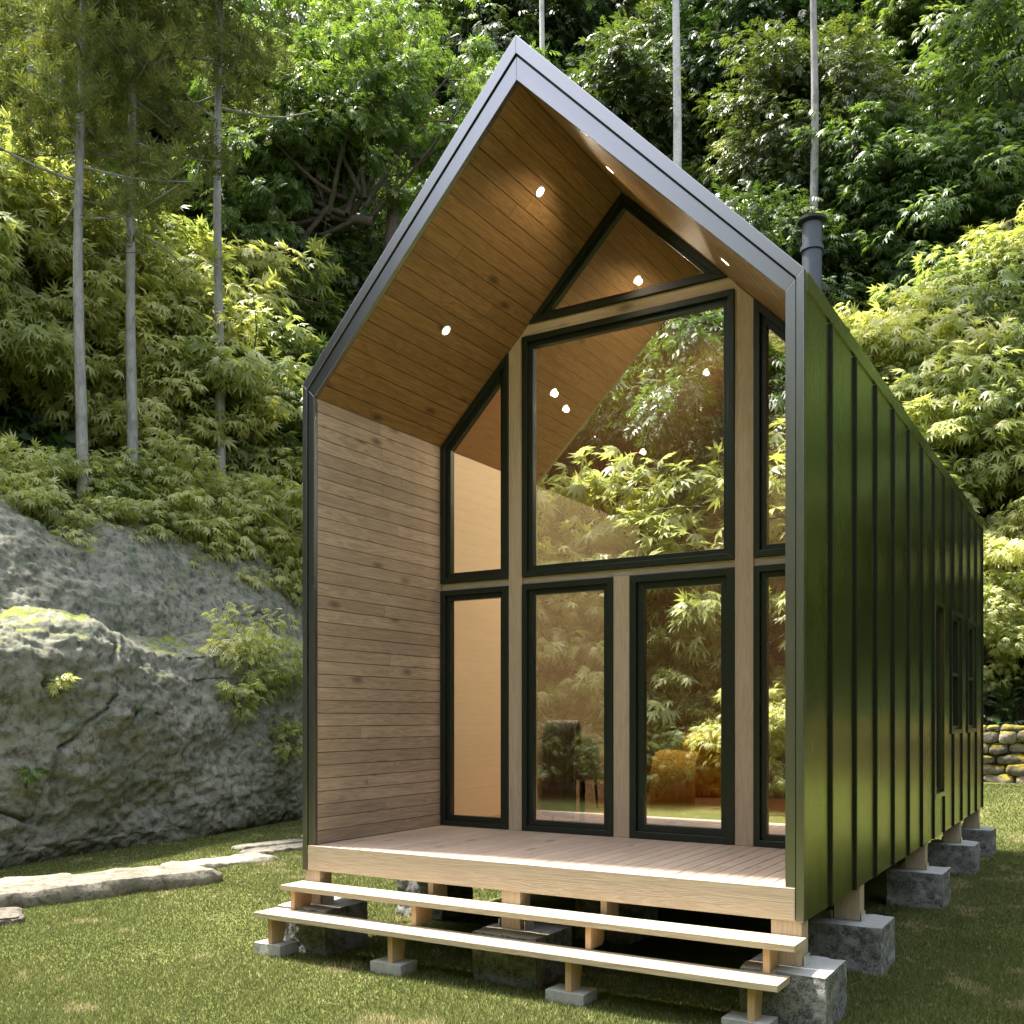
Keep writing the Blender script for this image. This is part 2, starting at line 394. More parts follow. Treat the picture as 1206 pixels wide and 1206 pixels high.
# ------------------------------------------------------------------ grass (uncountable)
def grass():
    n = 900000
    wd = 4.6 + 13.5 * RNG.random(n) ** 1.45; u = (RNG.random(n) * 1.5 - .75) * wd
    x = CAM[0] + VD[0] * wd + RD[0] * u; y = CAM[1] + VD[1] * wd + RD[1] * u
    k = (x > -6.6) & (y < 15.0) & ~((x > .2) & (x < 3.6) & (y > .6) & (y < 8.8)) & (x < 11)
    x, y, wd = x[k], y[k], wd[k]; n = len(x)
    P = np.stack([x, y, 0*x], 1); d1 = fbm(P, .9, 3); d2 = fbm(P, 3.0, 3)
    h = (.016 + .020 * RNG.random(n)) * (1 + .35 * d1); wdt = .0020 + .00085 * wd * .55
    an = RNG.random(n) * 6.283; le = RNG.random(n) * 6.283; lean = h * (.2 + .6 * RNG.random(n))
    z = zgnd(x, y)
    b = np.stack([x, y, z - .004], 1); sd_ = np.stack([np.cos(an) * wdt, np.sin(an) * wdt, 0*x], 1)
    tip = b + np.stack([np.cos(le) * lean, np.sin(le) * lean, h], 1)
    V = np.stack([b - sd_, b + sd_, tip], 1).reshape(-1, 3); Q = np.arange(3*n).reshape(n, 3)
    r = np.clip(.42 + .22 * d1 + .18 * (RNG.random(n) - .5) * 2 + .12*d2, 0, .84)
    straw = (d2 + .5 * d1 > .72) & (RNG.random(n) < .55) | (RNG.random(n) < .035)
    r = np.where(straw, 1.0, r)
    tag(link('grass', npmesh('grass', V, Q, r), M['grass']), 'short mown olive green lawn grass with pale straw flecks', 'grass', kind='stuff')
grass()

# ------------------------------------------------------------------ the cabin
W, HE, HA, L, ZB, D = 3.932, 4.43, 6.49, 8.887, .60, 1.73
TI, HI, AI, ZD = .11, 4.32, 6.19, .80      # inner faces, inner eave, inner apex, deck top
MX = W / 2
cabin = tag(empty('cabin', (0, 0, 0)), 'tall narrow gabled cabin with green metal sides, wood lined porch and glass front', 'cabin')
O_ = [(0, ZB), (0, HE), (MX, HA), (W, HE), (W, ZB)]
I_ = [(TI, ZD), (TI, HI), (MX, AI), (W-TI, HI), (W-TI, ZD)]
def lerp(p, q, t): return (p[0] + (q[0]-p[0])*t, p[1] + (q[1]-p[1])*t)
def ringpoly(t0, t1, zb):
    A = [lerp(O_[i], I_[i], t0) for i in range(5)]; B = [lerp(O_[i], I_[i], t1) for i in range(5)]
    A[0] = (A[0][0], zb); A[4] = (A[4][0], zb); B[0] = (B[0][0], zb); B[4] = (B[4][0], zb)
    return A, B
def ring(mb, t0, t1, zb, y0, y1, mi=0):
    A, B = ringpoly(t0, t1, zb)
    for i in range(4): mb.prism([A[i], A[i+1], B[i+1], B[i]], 1, y0, y1, mi, .5)
m = MB(); ring(m, -.02, .40, ZB, -.022, .03); ring(m, .455, 1.0, ZD - .002, -.012, .03)
m.build('gable_trim', M['trim'], cabin, bevel=.003)
m = MB(); ring(m, .39, .46, ZD, .004, .028); m.build('shadow_gap', M['seam'], cabin)

# walls with openings on the right side
openings = [(4.87, 5.42, 1.03, 2.95), (5.95, 6.70, 1.67, 2.95), (7.30, 8.05, 1.67, 2.95)]
def wall_with_holes(mb, x0, x1, y0, y1, z0, z1, holes, mi=0):
    ys = y0
    for (a_, b_, c_, d_) in holes:
        mb.box(x0, x1, ys, a_, z0, z1, mi, .5); mb.box(x0, x1, a_, b_, z0, c_, mi, .5); mb.box(x0, x1, a_, b_, d_, z1, mi, .5); ys = b_
    mb.box(x0, x1, ys, y1, z0, z1, mi, .5)
m = MB()
wall_with_holes(m, W-.03, W, .032, L, ZB, HE-.02, openings, 0)
for k_ in range(13):
    ysm = .60 + .684 * k_
    if ysm > L - .02: break
    segs = [(ZB, HE - .12)]
    for (a_, b_, c_, d_) in openings:
        if a_ - .05 < ysm < b_ + .05: segs = [(ZB, c_ - .05), (d_ + .05, HE - .12)]
    for (c_, d_) in segs: m.box(W+.0005, W + .019, ysm - .012, ysm + .012, c_, d_, 1, .5)
m.box(W+.0005, W + .012, .031, L, HE - .112, HE - .004, 0, .5)          # eave flashing
m.build('metal_cladding', [M['green_metal'], M['seam']], cabin)
m = MB(); wall_with_holes(m, W-.097, W-.0305, .032, L-.01, ZB+.02, HE-.03, openings)
m.build('right_wall', M['groove'], cabin)
m = MB(); m.box(.0, .03, .032, L, ZB, HE - .02, 0, .5)
for k_ in range(13): m.box(-.046, -.0005, .586 + .684*k_, .614 + .684*k_, ZB, HE-.12, 1, .5)
m.build('metal_cladding', [M['green_metal'], M['seam']], cabin)
m = MB(); m.box(.0305, .097, .032, L-.01, ZB+.02, HE-.03); m.build('left_wall', M['cream'], cabin)
# rear wall
m = MB(); m.prism([(.1, ZB+.02), (.1, HI-.02), (MX, AI-.02), (W-.1, HI-.02), (W-.1, ZB+.02)], 1, L-.09, L-.012); m.build('rear_wall', M['cream'], cabin)
# roof slabs with seams
m = MB()
for sgn in (0, 1):
    fx = (lambda x: x) if not sgn else (lambda x: W - x)
    m.prism([(fx(0.0), HE), (fx(MX), HA), (fx(MX), AI + .03), (fx(TI), HI + .03)], 1, .034, L, 0, .5)
    sl = (HA-HE)/MX
    for k_ in range(13):
        y0 = .586 + .684*k_
        m.prism([(fx(.03), HE + .03*sl+.001), (fx(MX-.04), HA-.04*sl+.001), (fx(MX-.04), HA-.04*sl+.05), (fx(.03), HE+.03*sl+.05)], 1, y0, y0+.028, 1, .5)
m.build('roof', [M['trim'], M['seam']], cabin)
# porch linings: boards
def board_run(mb, o, along, across, nrm, length, width, bw, th, gap=.004):
    along = Vector(along).normalized(); across = Vector(across).normalized(); nrm = Vector(nrm).normalized(); o = Vector(o)
    nb = int(round(width / bw)); bw = width / nb
    for i in range(nb):
        b_ = o + across * (i * bw + gap/2)
        # random butt joints
        cuts = [0, length]
        if random.random() < .35: cuts = [0, length * random.uniform(.25, .75), length]
        for c0, c1 in zip(cuts[:-1], cuts[1:]):
            mb.obox(b_ + along * (c0 + .001), along * (c1 - c0 - .002), across * (bw - gap), nrm * th)
ln = D - .035
m = MB(); board_run(m, (.110, .031, ZD+.002), (0,1,0), (0,0,1), (-1,0,0), ln, HI-ZD-.004, .104, .0105, .005); m.box(.0975, .0992, .031, D, ZD, HI, 1)
m.build('wall_lining', [M['wood_wall'], M['groove']], cabin, bevel=.0015, seg=1)
m = MB(); board_run(m, (W-.110, .031, ZD+.002), (0,1,0), (0,0,1), (1,0,0), ln, HI-ZD-.004, .104, .0105, .005); m.box(W-.0992, W-.0975, .031, D, ZD, HI, 1)
m.build('wall_lining', [M['wood_wall'], M['groove']], cabin, bevel=.0015, seg=1)
sv = Vector((MX-TI, 0, AI-HI)); sl_len = sv.length; sv.normalize()
for sgn in (1, -1):
    m = MB(); o = Vector((TI, .031, HI)) if sgn > 0 else Vector((W-TI, .031, HI))
    ac = Vector((sgn*sv.x, 0, sv.z)); nn = Vector((-sgn*sv.z, 0, sv.x))
    board_run(m, o, (0,1,0), ac, nn, ln, sl_len, .118, .012, .005)
    m.obox(o + nn*.0130, Vector((0, ln, 0)), ac*sl_len, nn*.004, 1)
    m.build('soffit', [M['wood_soffit'], M['groove']], cabin, bevel=.0015, seg=1)
# floor / deck
m = MB(); board_run(m, (TI+.001, .03, ZD-.028), (0,1,0), (1,0,0), (0,0,1), ln, W-2*TI-.002, .106, .028, .006)
m.build('deck', M['wood_deck'], cabin, bevel=.002, seg=1)
m = MB(); m.box(.050, W-.050, -.020, .029, ZB+.002, ZD-.0035, 0, .4); m.build('deck_fascia', M['wood_fascia'], cabin, bevel=.003)
m = MB(); m.box(.12, W-.12, .032, L-.1, ZB+.03, ZD-.030)
for xx in (1.0, 2.0, 3.0): m.box(xx-.04, xx+.04, .04, L-.1, ZB+.0, ZB+.0295)
m.build('floor_frame', M['under'], cabin)
# support posts with steel shoes
rows = [(.0, .14), (1.52, .14), (4.33, .14), (6.75, .14), (8.55, .14)]
def post(x0, x1, y0, y1, zt=.33, top=None):
    mb = MB(); mb.box(x0, x1, y0, y1, zt + .012, top or ZB + .012, 0); mb.build('post', M['wood_post'], cabin, bevel=.003)
for ri, (yy, pw) in enumerate(rows):
    ya = yy + (.0 if ri else -.012)
    post(.02 if not ri else .05, .17, ya, ya+pw); post(1.845, 1.995, ya, ya+pw); post(W-.195, W-.012, ya, ya+pw)
for xx in (1.18, 2.585): post(xx, xx+.045, .035, .22, .45)
for ri, (yy, pw) in enumerate(rows):
    for xc in (.095, 1.92, W-.105):
        mb = MB(); hw = .10
        mb.box(xc-hw, xc+hw, yy+.0, yy+pw-.02, .3345, .3405)
        mb.box(xc-hw-.006, xc-hw-.0005, yy, yy+pw-.02, .3345, .40); mb.box(xc+hw+.0005, xc+hw+.006, yy, yy+pw-.02, .3345, .40)
        mb.build('post_shoe', M['steel'], cabin)

# glazing ------------------------------------------------------
def inset(poly, d):                       # convex polygon, counter-clockwise in (x,z)
    n = len(poly); out = []
    ds = d if isinstance(d, (list, tuple)) else [d]*n
    for i in range(n):
        p0, p1, p2 = np.array(poly[i-1]), np.array(poly[i]), np.array(poly[(i+1) % n])
        e1 = (p1-p0)/np.linalg.norm(p1-p0); e2 = (p2-p1)/np.linalg.norm(p2-p1)
        n1 = np.array([-e1[1], e1[0]]); n2 = np.array([-e2[1], e2[0]])
        A = np.array([n1, n2]); b_ = np.array([n1@p0 + ds[i-1], n2@p1 + ds[i]]); out.append(tuple(np.linalg.solve(A, b_)))
    return out
def frame_ring(mb, P, Q_, y0, y1):
    n = len(P)
    for i in range(n): mb.prism([P[i], P[(i+1) % n], Q_[(i+1) % n], Q_[i]], 1, y0, y1, 0, .5)
def glazed(name, poly, handle=None, w1=.05, w2=.045, label=None, glass='glass'):
    P1 = inset(poly, w1); P2 = inset(P1, w2)
    mb = MB(); frame_ring(mb, poly, P1, D-.045, D+.06); frame_ring(mb, P1, P2, D-.012, D+.05)
    o = mb.build(name, M['frame'], cabin, bevel=.003)
    if label: o['label'] = label
    mb = MB(); g = inset(P2, -.006); mb.prism(g, 1, D+.020, D+.0215); p = mb.build('pane', M[glass], o)
    return o
xl0, xl1, xm0, xm1, xc0, xc1, xr0, xr1 = .114, .850, .995, 1.880, 2.035, 2.930, 3.085, W-.114
def zs(x): return HI + (min(x, W-x) - TI) * (AI-HI)/(MX-TI) - .006
zt0, zt1 = 2.978, 3.045
glazed('window', [(xl0, ZD+.003), (xl1, ZD+.003), (xl1, zt0), (xl0, zt0)], glass='low_reflection_glass')
glazed('glass_door', [(xm0, ZD+.003), (xm1, ZD+.003), (xm1, zt0), (xm0, zt0)])
glazed('glass_door', [(xc0, ZD+.003), (xc1, ZD+.003), (xc1, zt0), (xc0, zt0)], w1=.058, w2=.058)
glazed('window', [(xr0, ZD+.003), (xr1, ZD+.003), (xr1, zt0), (xr0, zt0)])
glazed('window', [(xl0, zt1), (xl1, zt1), (xl1, zs(xl1)), (xl0, zs(xl0))], glass='low_reflection_glass')
glazed('window', [(xm0, zt1), (xc1, zt1), (xc1, 5.165), (xm0, 5.165)], label='largest picture window above the two glass doors')
glazed('window', [(xr0, zt1), (xr1, zt1), (xr1, zs(xr1)), (xr0, zs(xr0))])
zb_t = 5.275; xa = TI + (zb_t + .006 - HI)*(MX-TI)/(AI-HI)
glazed('window', [(xa, zb_t), (W-xa, zb_t), (MX, AI-.008)], w1=.045, w2=.035, label='triangular gable window')
m = MB()
for (a_, b_) in ((xl1+.002, xm0-.002), (xc1+.002, xr0-.002)):
    m.prism([(a_, ZD+.001), (b_, ZD+.001), (b_, zs(b_)), (a_, zs(a_))], 1, D-.030, D+.07)
m.box(xm1+.002, xc0-.002, D-.030, D+.07, ZD+.001, zt0 + .004)
m.build('mullion_post', M['wood_post'], cabin, bevel=.003)
for q0, q1 in ((xl0, xl1), (xr0, xr1)): MB().box(q0, q1, D-.015, D+.06, zt0+.002, zt1-.002).build('transom_rail', M['wood_fascia'], cabin, bevel=.002)
m = MB(); m.box(xm0, xc1, D-.015, D+.06, zt0+.006, zt1-.002).build('transom_rail', M['wood_fascia'], cabin, bevel=.002); m = MB()
m.prism([(xm0-.001, 5.167), (xc1+.001, 5.167), (xc1+.001, zb_t-.002), (xm0-.001, zb_t-.002)], 1, D-.02, D+.06)
m.build('transom_rail', M['wood_fascia'], cabin, bevel=.002)

# side windows
for (a_, b_, c_, d_) in openings:
    tall = c_ < 1.2
    mb = MB()
    for (y0, y1, z0, z1) in ((a_-.05, a_, c_-.05, d_+.05), (b_, b_+.05, c_-.05, d_+.05), (a_, b_, c_-.05, c_), (a_, b_, d_, d_+.05)):
        mb.box(W+.0007, W+.008 if tall else W+.018, y0, y1, z0, z1, 0 if tall else 1, .5)
    t = .04
    for (y0, y1, z0, z1) in ((a_, a_+t, c_, d_), (b_-t, b_, c_, d_), (a_+t, b_-t, c_, c_+t), (a_+t, b_-t, d_-t, d_)):
        mb.box(W-.09, W-.045 if tall else W-.02, y0, y1, z0, z1, 1, .5)
    if not tall: mb.box(W-.08, W-.01, a_+t, b_-t, 2.27, 2.31, 1, .5)
    o = mb.build('side_window', [M['green_metal'], M['frame']], cabin, bevel=.002)
    mb = MB(); mb.box(W-.072, W-.070, a_+t, b_-t, c_+t, d_-t); mb.build('pane', M['glass'], o)

# interior shell
m = MB(); m.box(.0975, .109, D+.08, 7.2, ZD, HI-.001, 0, .5); m.build('interior_wall', M['cream'], cabin)
m = MB(); m.box(W-.109, W-.0975, D+.08, 4.8, ZD, HI-.001, 0, .5); m.build('interior_wall', M['cream'], cabin)
for sgn in (1, -1):
    m = MB(); o = Vector((TI, D+.07, HI+.002)) if sgn > 0 else Vector((W-TI, D+.07, HI+.002))
    ac = Vector((sgn*sv.x, 0, sv.z)); nn = Vector((-sgn*sv.z, 0, sv.x))
    m.obox(o, Vector((0, 5.4, 0)), ac*(sl_len-.002), nn*.01); m.build('interior_ceiling', M['ceil'], cabin)
m = MB(); m.box(.11, W-.11, D+.0605, 7.2, ZD-.028, ZD+.012); m.build('interior_floor', M['floor'], cabin)
YP = 6.2
m = MB(); m.prism([(.11, ZD+.014), (.11, HI-.01), (MX, AI-.02), (W-.11, HI-.01), (W-.11, ZD+.014)], 1, YP, YP+.08); m.build('partition_wall', M['doorwood'], cabin)
m = MB(); m.box(.42, 1.30, YP-.022, YP-.001, ZD+.016, 2.95); m.box(.52, 1.20, YP-.035, YP-.023, ZD+.02, 2.86)
dr = m.build('interior_door', M['doorwood'], cabin, bevel=.004)
m = MB(); m.box(.585, .615, YP-.050, YP-.036, 1.50, 1.72); m.box(.50, .60, YP-.085, YP-.070, 1.60, 1.62); m.box(.590, .610, YP-.085, YP-.050, 1.60, 1.62)
m.build('door_handle', M['seam'], dr, bevel=.003)
# flue
fxx, fyy = 2.62, 5.2
m = MB(); cpts = [(fxx, fyy, z) for z in (5.6, 6.93, 6.93, 6.975, 6.975, 7.25)]
m.tube(cpts, [.105, .105, .125, .125, .105, .105], 28)
fl = m.build('flue_pipe', M['flue'], cabin, smooth=False)
m = MB(); m.tube([(fxx, fyy, z) for z in (7.23, 7.25, 7.28, 7.285, 7.33)], [.11, .155, .155, .10, .02], 28); m.build('flue_cap', M['seam'], fl)
# downlights
def downlight(x, y, z, nrm, ext=True):
    nrm = Vector(nrm).normalized(); c = Vector((x, y, z)); r = .036
    q = nrm.to_track_quat('Z', 'Y').to_matrix()
    mb = MB(); n = 24; V = []; Fc = []
    for rr, hh in ((r*1.35, .000), (r*1.35, .004), (r, .004), (r, .001)):
        V += [c + q @ Vector((rr*math.cos(2*math.pi*k/n), rr*math.sin(2*math.pi*k/n), hh)) for k in range(n)]
    for j in range(3):
        Fc += [(j*n+k, j*n+(k+1) % n, (j+1)*n+(k+1) % n, (j+1)*n+k) for k in range(n)]
    mb.add(V, Fc); o = mb.build('downlight', M['steel'], cabin)
    mb = MB(); mb.add([c + q @ Vector((r*math.cos(2*math.pi*k/n), r*math.sin(2*math.pi*k/n), .002)) for k in range(n)], [tuple(range(n))])
    mb.build('lens', M['lamp'], o)
    ld = bpy.data.lights.new('downlight_beam', 'SPOT'); ld.energy = 7 if ext else 30; ld.color = (1, .82, .60) if ext else (1, .88, .72); ld.spot_size = rad(118 if ext else 150); ld.spot_blend = .6; ld.shadow_soft_size = .03
    lo = bpy.data.objects.new('downlight_beam', ld); scene.collection.objects.link(lo); lo.location = c + nrm*.03; lo.rotation_euler = (-nrm).to_track_quat('-Z', 'Y').to_euler() if False else (0, 0, 0)
    lo.rotation_euler = nrm.to_track_quat('-Z', 'Y').to_euler(); lo.parent = o
dnL = Vector((sv.z, 0, -sv.x)); dnR = Vector((-sv.z, 0, -sv.x))
for (x, y, ext) in ((1.665, .84, True), (.774, .84, True), (1.5, 3.0, False), (.72, 3.0, False), (1.5, 4.9, False), (.72, 4.9, False)):
    zz = HI + (x-TI)*(AI-HI)/(MX-TI)
    downlight(x, y, zz, dnL, ext); downlight(W-x, y, zz, dnR, ext)

# ------------------------------------------------------------------ steps
st = tag(empty('entry_steps', (1.93, -.3, .08)), 'two long pale plank steps on brackets in front of the porch', 'steps')
def off(mb, name, mat, bevel=.003):
    mb.v = [(p[0]-1.93, p[1]+.3, p[2]-.08) for p in mb.v]; return mb.build(name, mat, st, bevel=bevel)
off(MB().box(-.10, 3.905, -.445, -.205, .285, .325, 0, .3), 'tread', M['wood_tread'])
off(MB().box(-.0, 3.95, -.265, -.022, .475, .515, 0, .7), 'tread', M['wood_tread'])
for xx in (-.025, 1.13, 2.54, 3.71):
    off(MB().prism([(-.375, .0825), (-.375, .2845), (-.21, .2845), (-.21, .24), (-.25, .0825)], 0, xx, xx+.042), 'bracket', M['wood_bracket'])
for xx in (.055, 1.215, 2.60, 3.75):
    off(MB().prism([(-.215, .3255), (-.215, .4745), (-.024, .4745), (-.024, .35), (-.05, .3255)], 0, xx, xx+.042), 'bracket', M['wood_bracket'])

# displaced blocks
def rock_box(name, sx, sy, sz, n, amp, mat, sc=6, seed=0, topflat=True, rnd_shape=0.0, zoff=0):
    nx_, ny_, nz_ = [max(2, int(round(n * s / max(sx, sy, sz)))) for s in (sx, sy, sz)]
    Vs, Qs = [], []; base = 0
    def face(o, a_, b_, na, nb):
        nonlocal base
        t = np.linspace(0, 1, na+1)[:, None, None]; s_ = np.linspace(0, 1, nb+1)[None, :, None]
        P = (np.array(o) + t*np.array(a_) + s_*np.array(b_)).reshape(-1, 3); Vs.append(P)
        i = (np.arange(na)[:, None]*(nb+1) + np.arange(nb)[None]).ravel() + base
        Qs.append(np.stack([i, i+nb+1, i+nb+2, i+1], 1)); base += len(P)
    x, y, z = sx, sy, sz; X0, Y0 = -sx/2, -sy/2
    face((X0, Y0, z), (x,0,0), (0,y,0), nx_, ny_); face((X0, Y0+y, 0), (x,0,0), (0,-y,0), nx_, ny_)
    face((X0, Y0, 0), (x,0,0), (0,0,z), nx_, nz_); face((X0+x, Y0+y, 0), (-x,0,0), (0,0,z), nx_, nz_)
    face((X0+x, Y0, 0), (0,y,0), (0,0,z), ny_, nz_); face((X0, Y0+y, 0), (0,-y,0), (0,0,z), ny_, nz_)
    V = np.concatenate(Vs); Q = np.concatenate(Qs)
    C = np.array([0, 0, sz/2]); dn = (V - C) / np.array([sx/2, sy/2, sz/2]); 
    p = 10; nrmv = np.sign(dn) * np.abs(dn)**p; nrmv /= np.linalg.norm(nrmv, axis=1, keepdims=True)
    if rnd_shape:
        l = (np.abs(dn)**(2/rnd_shape*1.6)).sum(1)**(1/(2/rnd_shape*1.6)); V = C + (V-C)/l[:, None]
    S = V + seed*7.77
    d = fbm(S, sc, 4) * amp
    if topflat: d = d * (1 - .8*sstep(nrmv[:, 2], .6, .9))
    V = V + nrmv * d[:, None]; V[:, 2] += zoff
    return npmesh(name, V, Q, np.full(len(Q), (seed*.37) % 1), True)
blk = [rock_box('concrete_block', .50, .50, .335, 34, .012, None, 9, s) for s in range(3)]
for b_ in blk: b_.materials.append(M['block'])
rowname = ['foremost', 'second', 'third', 'fourth', 'rearmost']
colname = {0: 'left', 1: 'middle', 2: 'right'}
ycen = [.065, 1.59, 4.42, 6.82, 8.62]
for ri in range(5):
    for ci, xc in enumerate((.13, 1.97, 3.85)):
        o = bpy.data.objects.new('concrete_block', blk[(ri+ci) % 3]); scene.collection.objects.link(o)
        o.location = (xc, ycen[ri], 0); o.rotation_euler.z = (ri*2+ci) % 4 * math.pi/2
        lab = f"{rowname[ri]} rough concrete block under the {['left', 'middle', 'right'][ci]} {'edge' if ci != 1 else 'line'} of the cabin"
        if ri == 0: lab = ['rough concrete block behind the left end of the steps', 'rough concrete block behind the middle of the steps', 'big pitted concrete block at the right end of the steps'][ci]
        tag(o, lab, 'concrete block', 'concrete blocks carrying the cabin')
pvm = rock_box('concrete_paver', .27, .185, .085, 12, .003, None, 12, 4); pvm.materials.append(M['paver'])
for xc, lab in zip((-.015, 1.125, 2.545, 3.70), ('small concrete paver under the left end of the lower step', 'small concrete paver second from the left under the lower step', 'small concrete paver third from the left under the lower step', 'small concrete paver at the right end of the lower step')):
    o = bpy.data.objects.new('concrete_paver', pvm); scene.collection.objects.link(o); o.location = (xc, -.30, -.004)
    tag(o, lab, 'paver', 'pavers under the step brackets')

# ------------------------------------------------------------------ interior furniture (seen through the glass)
def soft_box(name, sx, sy, sz, mat, parent=None, loc=(0,0,0), bev=.05):
    return MB().box(-sx/2, sx/2, -sy/2, sy/2, 0, sz).build(name, mat, parent, loc, bevel=bev, seg=4)
FZ = ZD + .012
def armchair(loc, rz, mat, label, s=1.0):
    c = tag(empty('armchair', loc, rz), label, 'armchair'); c.scale = (s, s, s)
    soft_box('seat', .62, .62, .22, mat, c, (0, 0, .20), .06); soft_box('backrest', .66, .18, .62, mat, c, (0, .32, .22), .07)
    for sx in (-1, 1): soft_box('armrest', .14, .66, .46, mat, c, (sx*.36, 0, .12), .06)
    for sx in (-1, 1):
        for sy in (-1, 1): MB().tube([(sx*.30, sy*.26, 0), (sx*.27, sy*.24, .14)], [.014, .022], 10).build('leg', M['doorwood'], c)
    return c
armchair((2.05, 3.75, FZ), rad(200), M['yellow'], 'mustard yellow armchair behind the right glass door')
def drape(name, w_, pts, mat, loc, rz, label):
    n = 26; V = []; m_ = len(pts)
    for j, (y, z) in enumerate(pts):
        for i in range(n+1):
            t = i/n; fold = .012*math.sin(t*38 + j*.35)*(j/m_)
            V.append(((t-.5)*w_*(1+.08*j/m_), y + fold, z))
    Fc = [(j*(n+1)+i, j*(n+1)+i+1, (j+1)*(n+1)+i+1, (j+1)*(n+1)+i) for j in range(m_-1) for i in range(n)]
    o = MB().add(V, Fc).build(name, mat, None, loc, smooth=True, recalc=False); o.rotation_euler.z = rz
    s = o.modifiers.new('thickness', 'SOLIDIFY'); s.thickness = .012
    return tag(o, label, 'throw')
drape('throw_blanket', .40, [(.25, .62), (.05, .66), (-.12, .64), (-.28, .60), (-.38, .45), (-.40, .25), (-.41, .06)], M['ythrow'], (1.84, 3.28, FZ), rad(12), 'yellow knitted throw hanging off the mustard armchair')
# low bench-like dining chair with pale throw, grey curved chair
def chair(loc, rz, label):
    c = tag(empty('chair', loc, rz), label, 'chair')
    soft_box('seat', .46, .46, .07, M['grey'], c, (0, 0, .42), .03)
    n = 14; V = []; Fc = []
    for j in range(8):
        z = .46 + j*.055; 
        for i in range(n+1):
            t = (i/n - .5)*math.pi*.9; r_ = .24 - .02*(j/7)**2; V.append((r_*math.sin(t), r_*math.cos(t) - .02, z - .10*(j/7)*(abs(i/n-.5)*2)**3))
    for j in range(7):
        for i in range(n): Fc.append((j*(n+1)+i, j*(n+1)+i+1, (j+1)*(n+1)+i+1, (j+1)*(n+1)+i))
    b = MB().add(V, Fc).build('backrest', M['grey'], c, smooth=True, recalc=False); s = b.modifiers.new('thickness', 'SOLIDIFY'); s.thickness = .03
    for sx in (-1, 1):
        for sy in (-1, 1): MB().tube([(sx*.20, sy*.20, 0), (sx*.18, sy*.18, .42)], [.012, .018], 8).build('leg', M['seam'], c)
    return c
chair((1.22, 2.42, FZ), rad(160), 'chair with a pale throw behind the left glass door')
drape('throw_blanket', .42, [(.22, .50), (.19, .72), (.20, .90), (.24, .965), (.285, .93), (.30, .70), (.31, .35), (.31, .08)], M['throw'], (1.22, 2.42, FZ), rad(160), 'pale grey throw draped over the chair behind the left glass door')
chair((.40, 3.75, FZ), rad(80), 'grey curved chair by the cream wall behind the lower left window')

# ------------------------------------------------------------------ path slabs
slabs = [((-3.55, .60), 2.75, .78, 76, .17, 'long raised stone slab in the middle of the path'), ((-4.25, .35), 1.1, .55, 70, .12, 'yellowish weathered slab at the rock side of the path'),
         ((-3.15, -.85), .85, .62, 60, .075, 'grey stone slab nearest the left edge of the photo'), ((-2.8, -1.75), .9, .8, 80, .07, 'grey slab at the near end of the path'),
         ((-3.98, 2.75), 1.45, .55, 80, .05, 'pale flat slab beyond the long raised slab'), ((-4.25, 4.15), 1.25, .42, 82, .045, 'narrow pale slab of the path beside the cabin corner'),
         ((-4.75, 4.4), 1.2, .34, 80, .045, 'thin outer slab of the path beside the rock grass'), ((-4.7, 5.9), 1.3, .6, 82, .05, 'far slab of the path behind the cabin corner')]
for i, ((x, y), lx, ly, rz, h, lab) in enumerate(slabs):
    me = rock_box('path_slab', lx, ly, h+.06, 40, .05 if lx > 1 else .035, None, 2.6, i+20, True, .42, -.06); me.materials.append(M['slab'])
    o = bpy.data.objects.new('path_slab', me); scene.collection.objects.link(o); o.location = (x, y, zg(x, y)); o.rotation_euler.z = rad(rz)
    tag(o, lab, 'stone slab', 'stone slabs of the garden path')

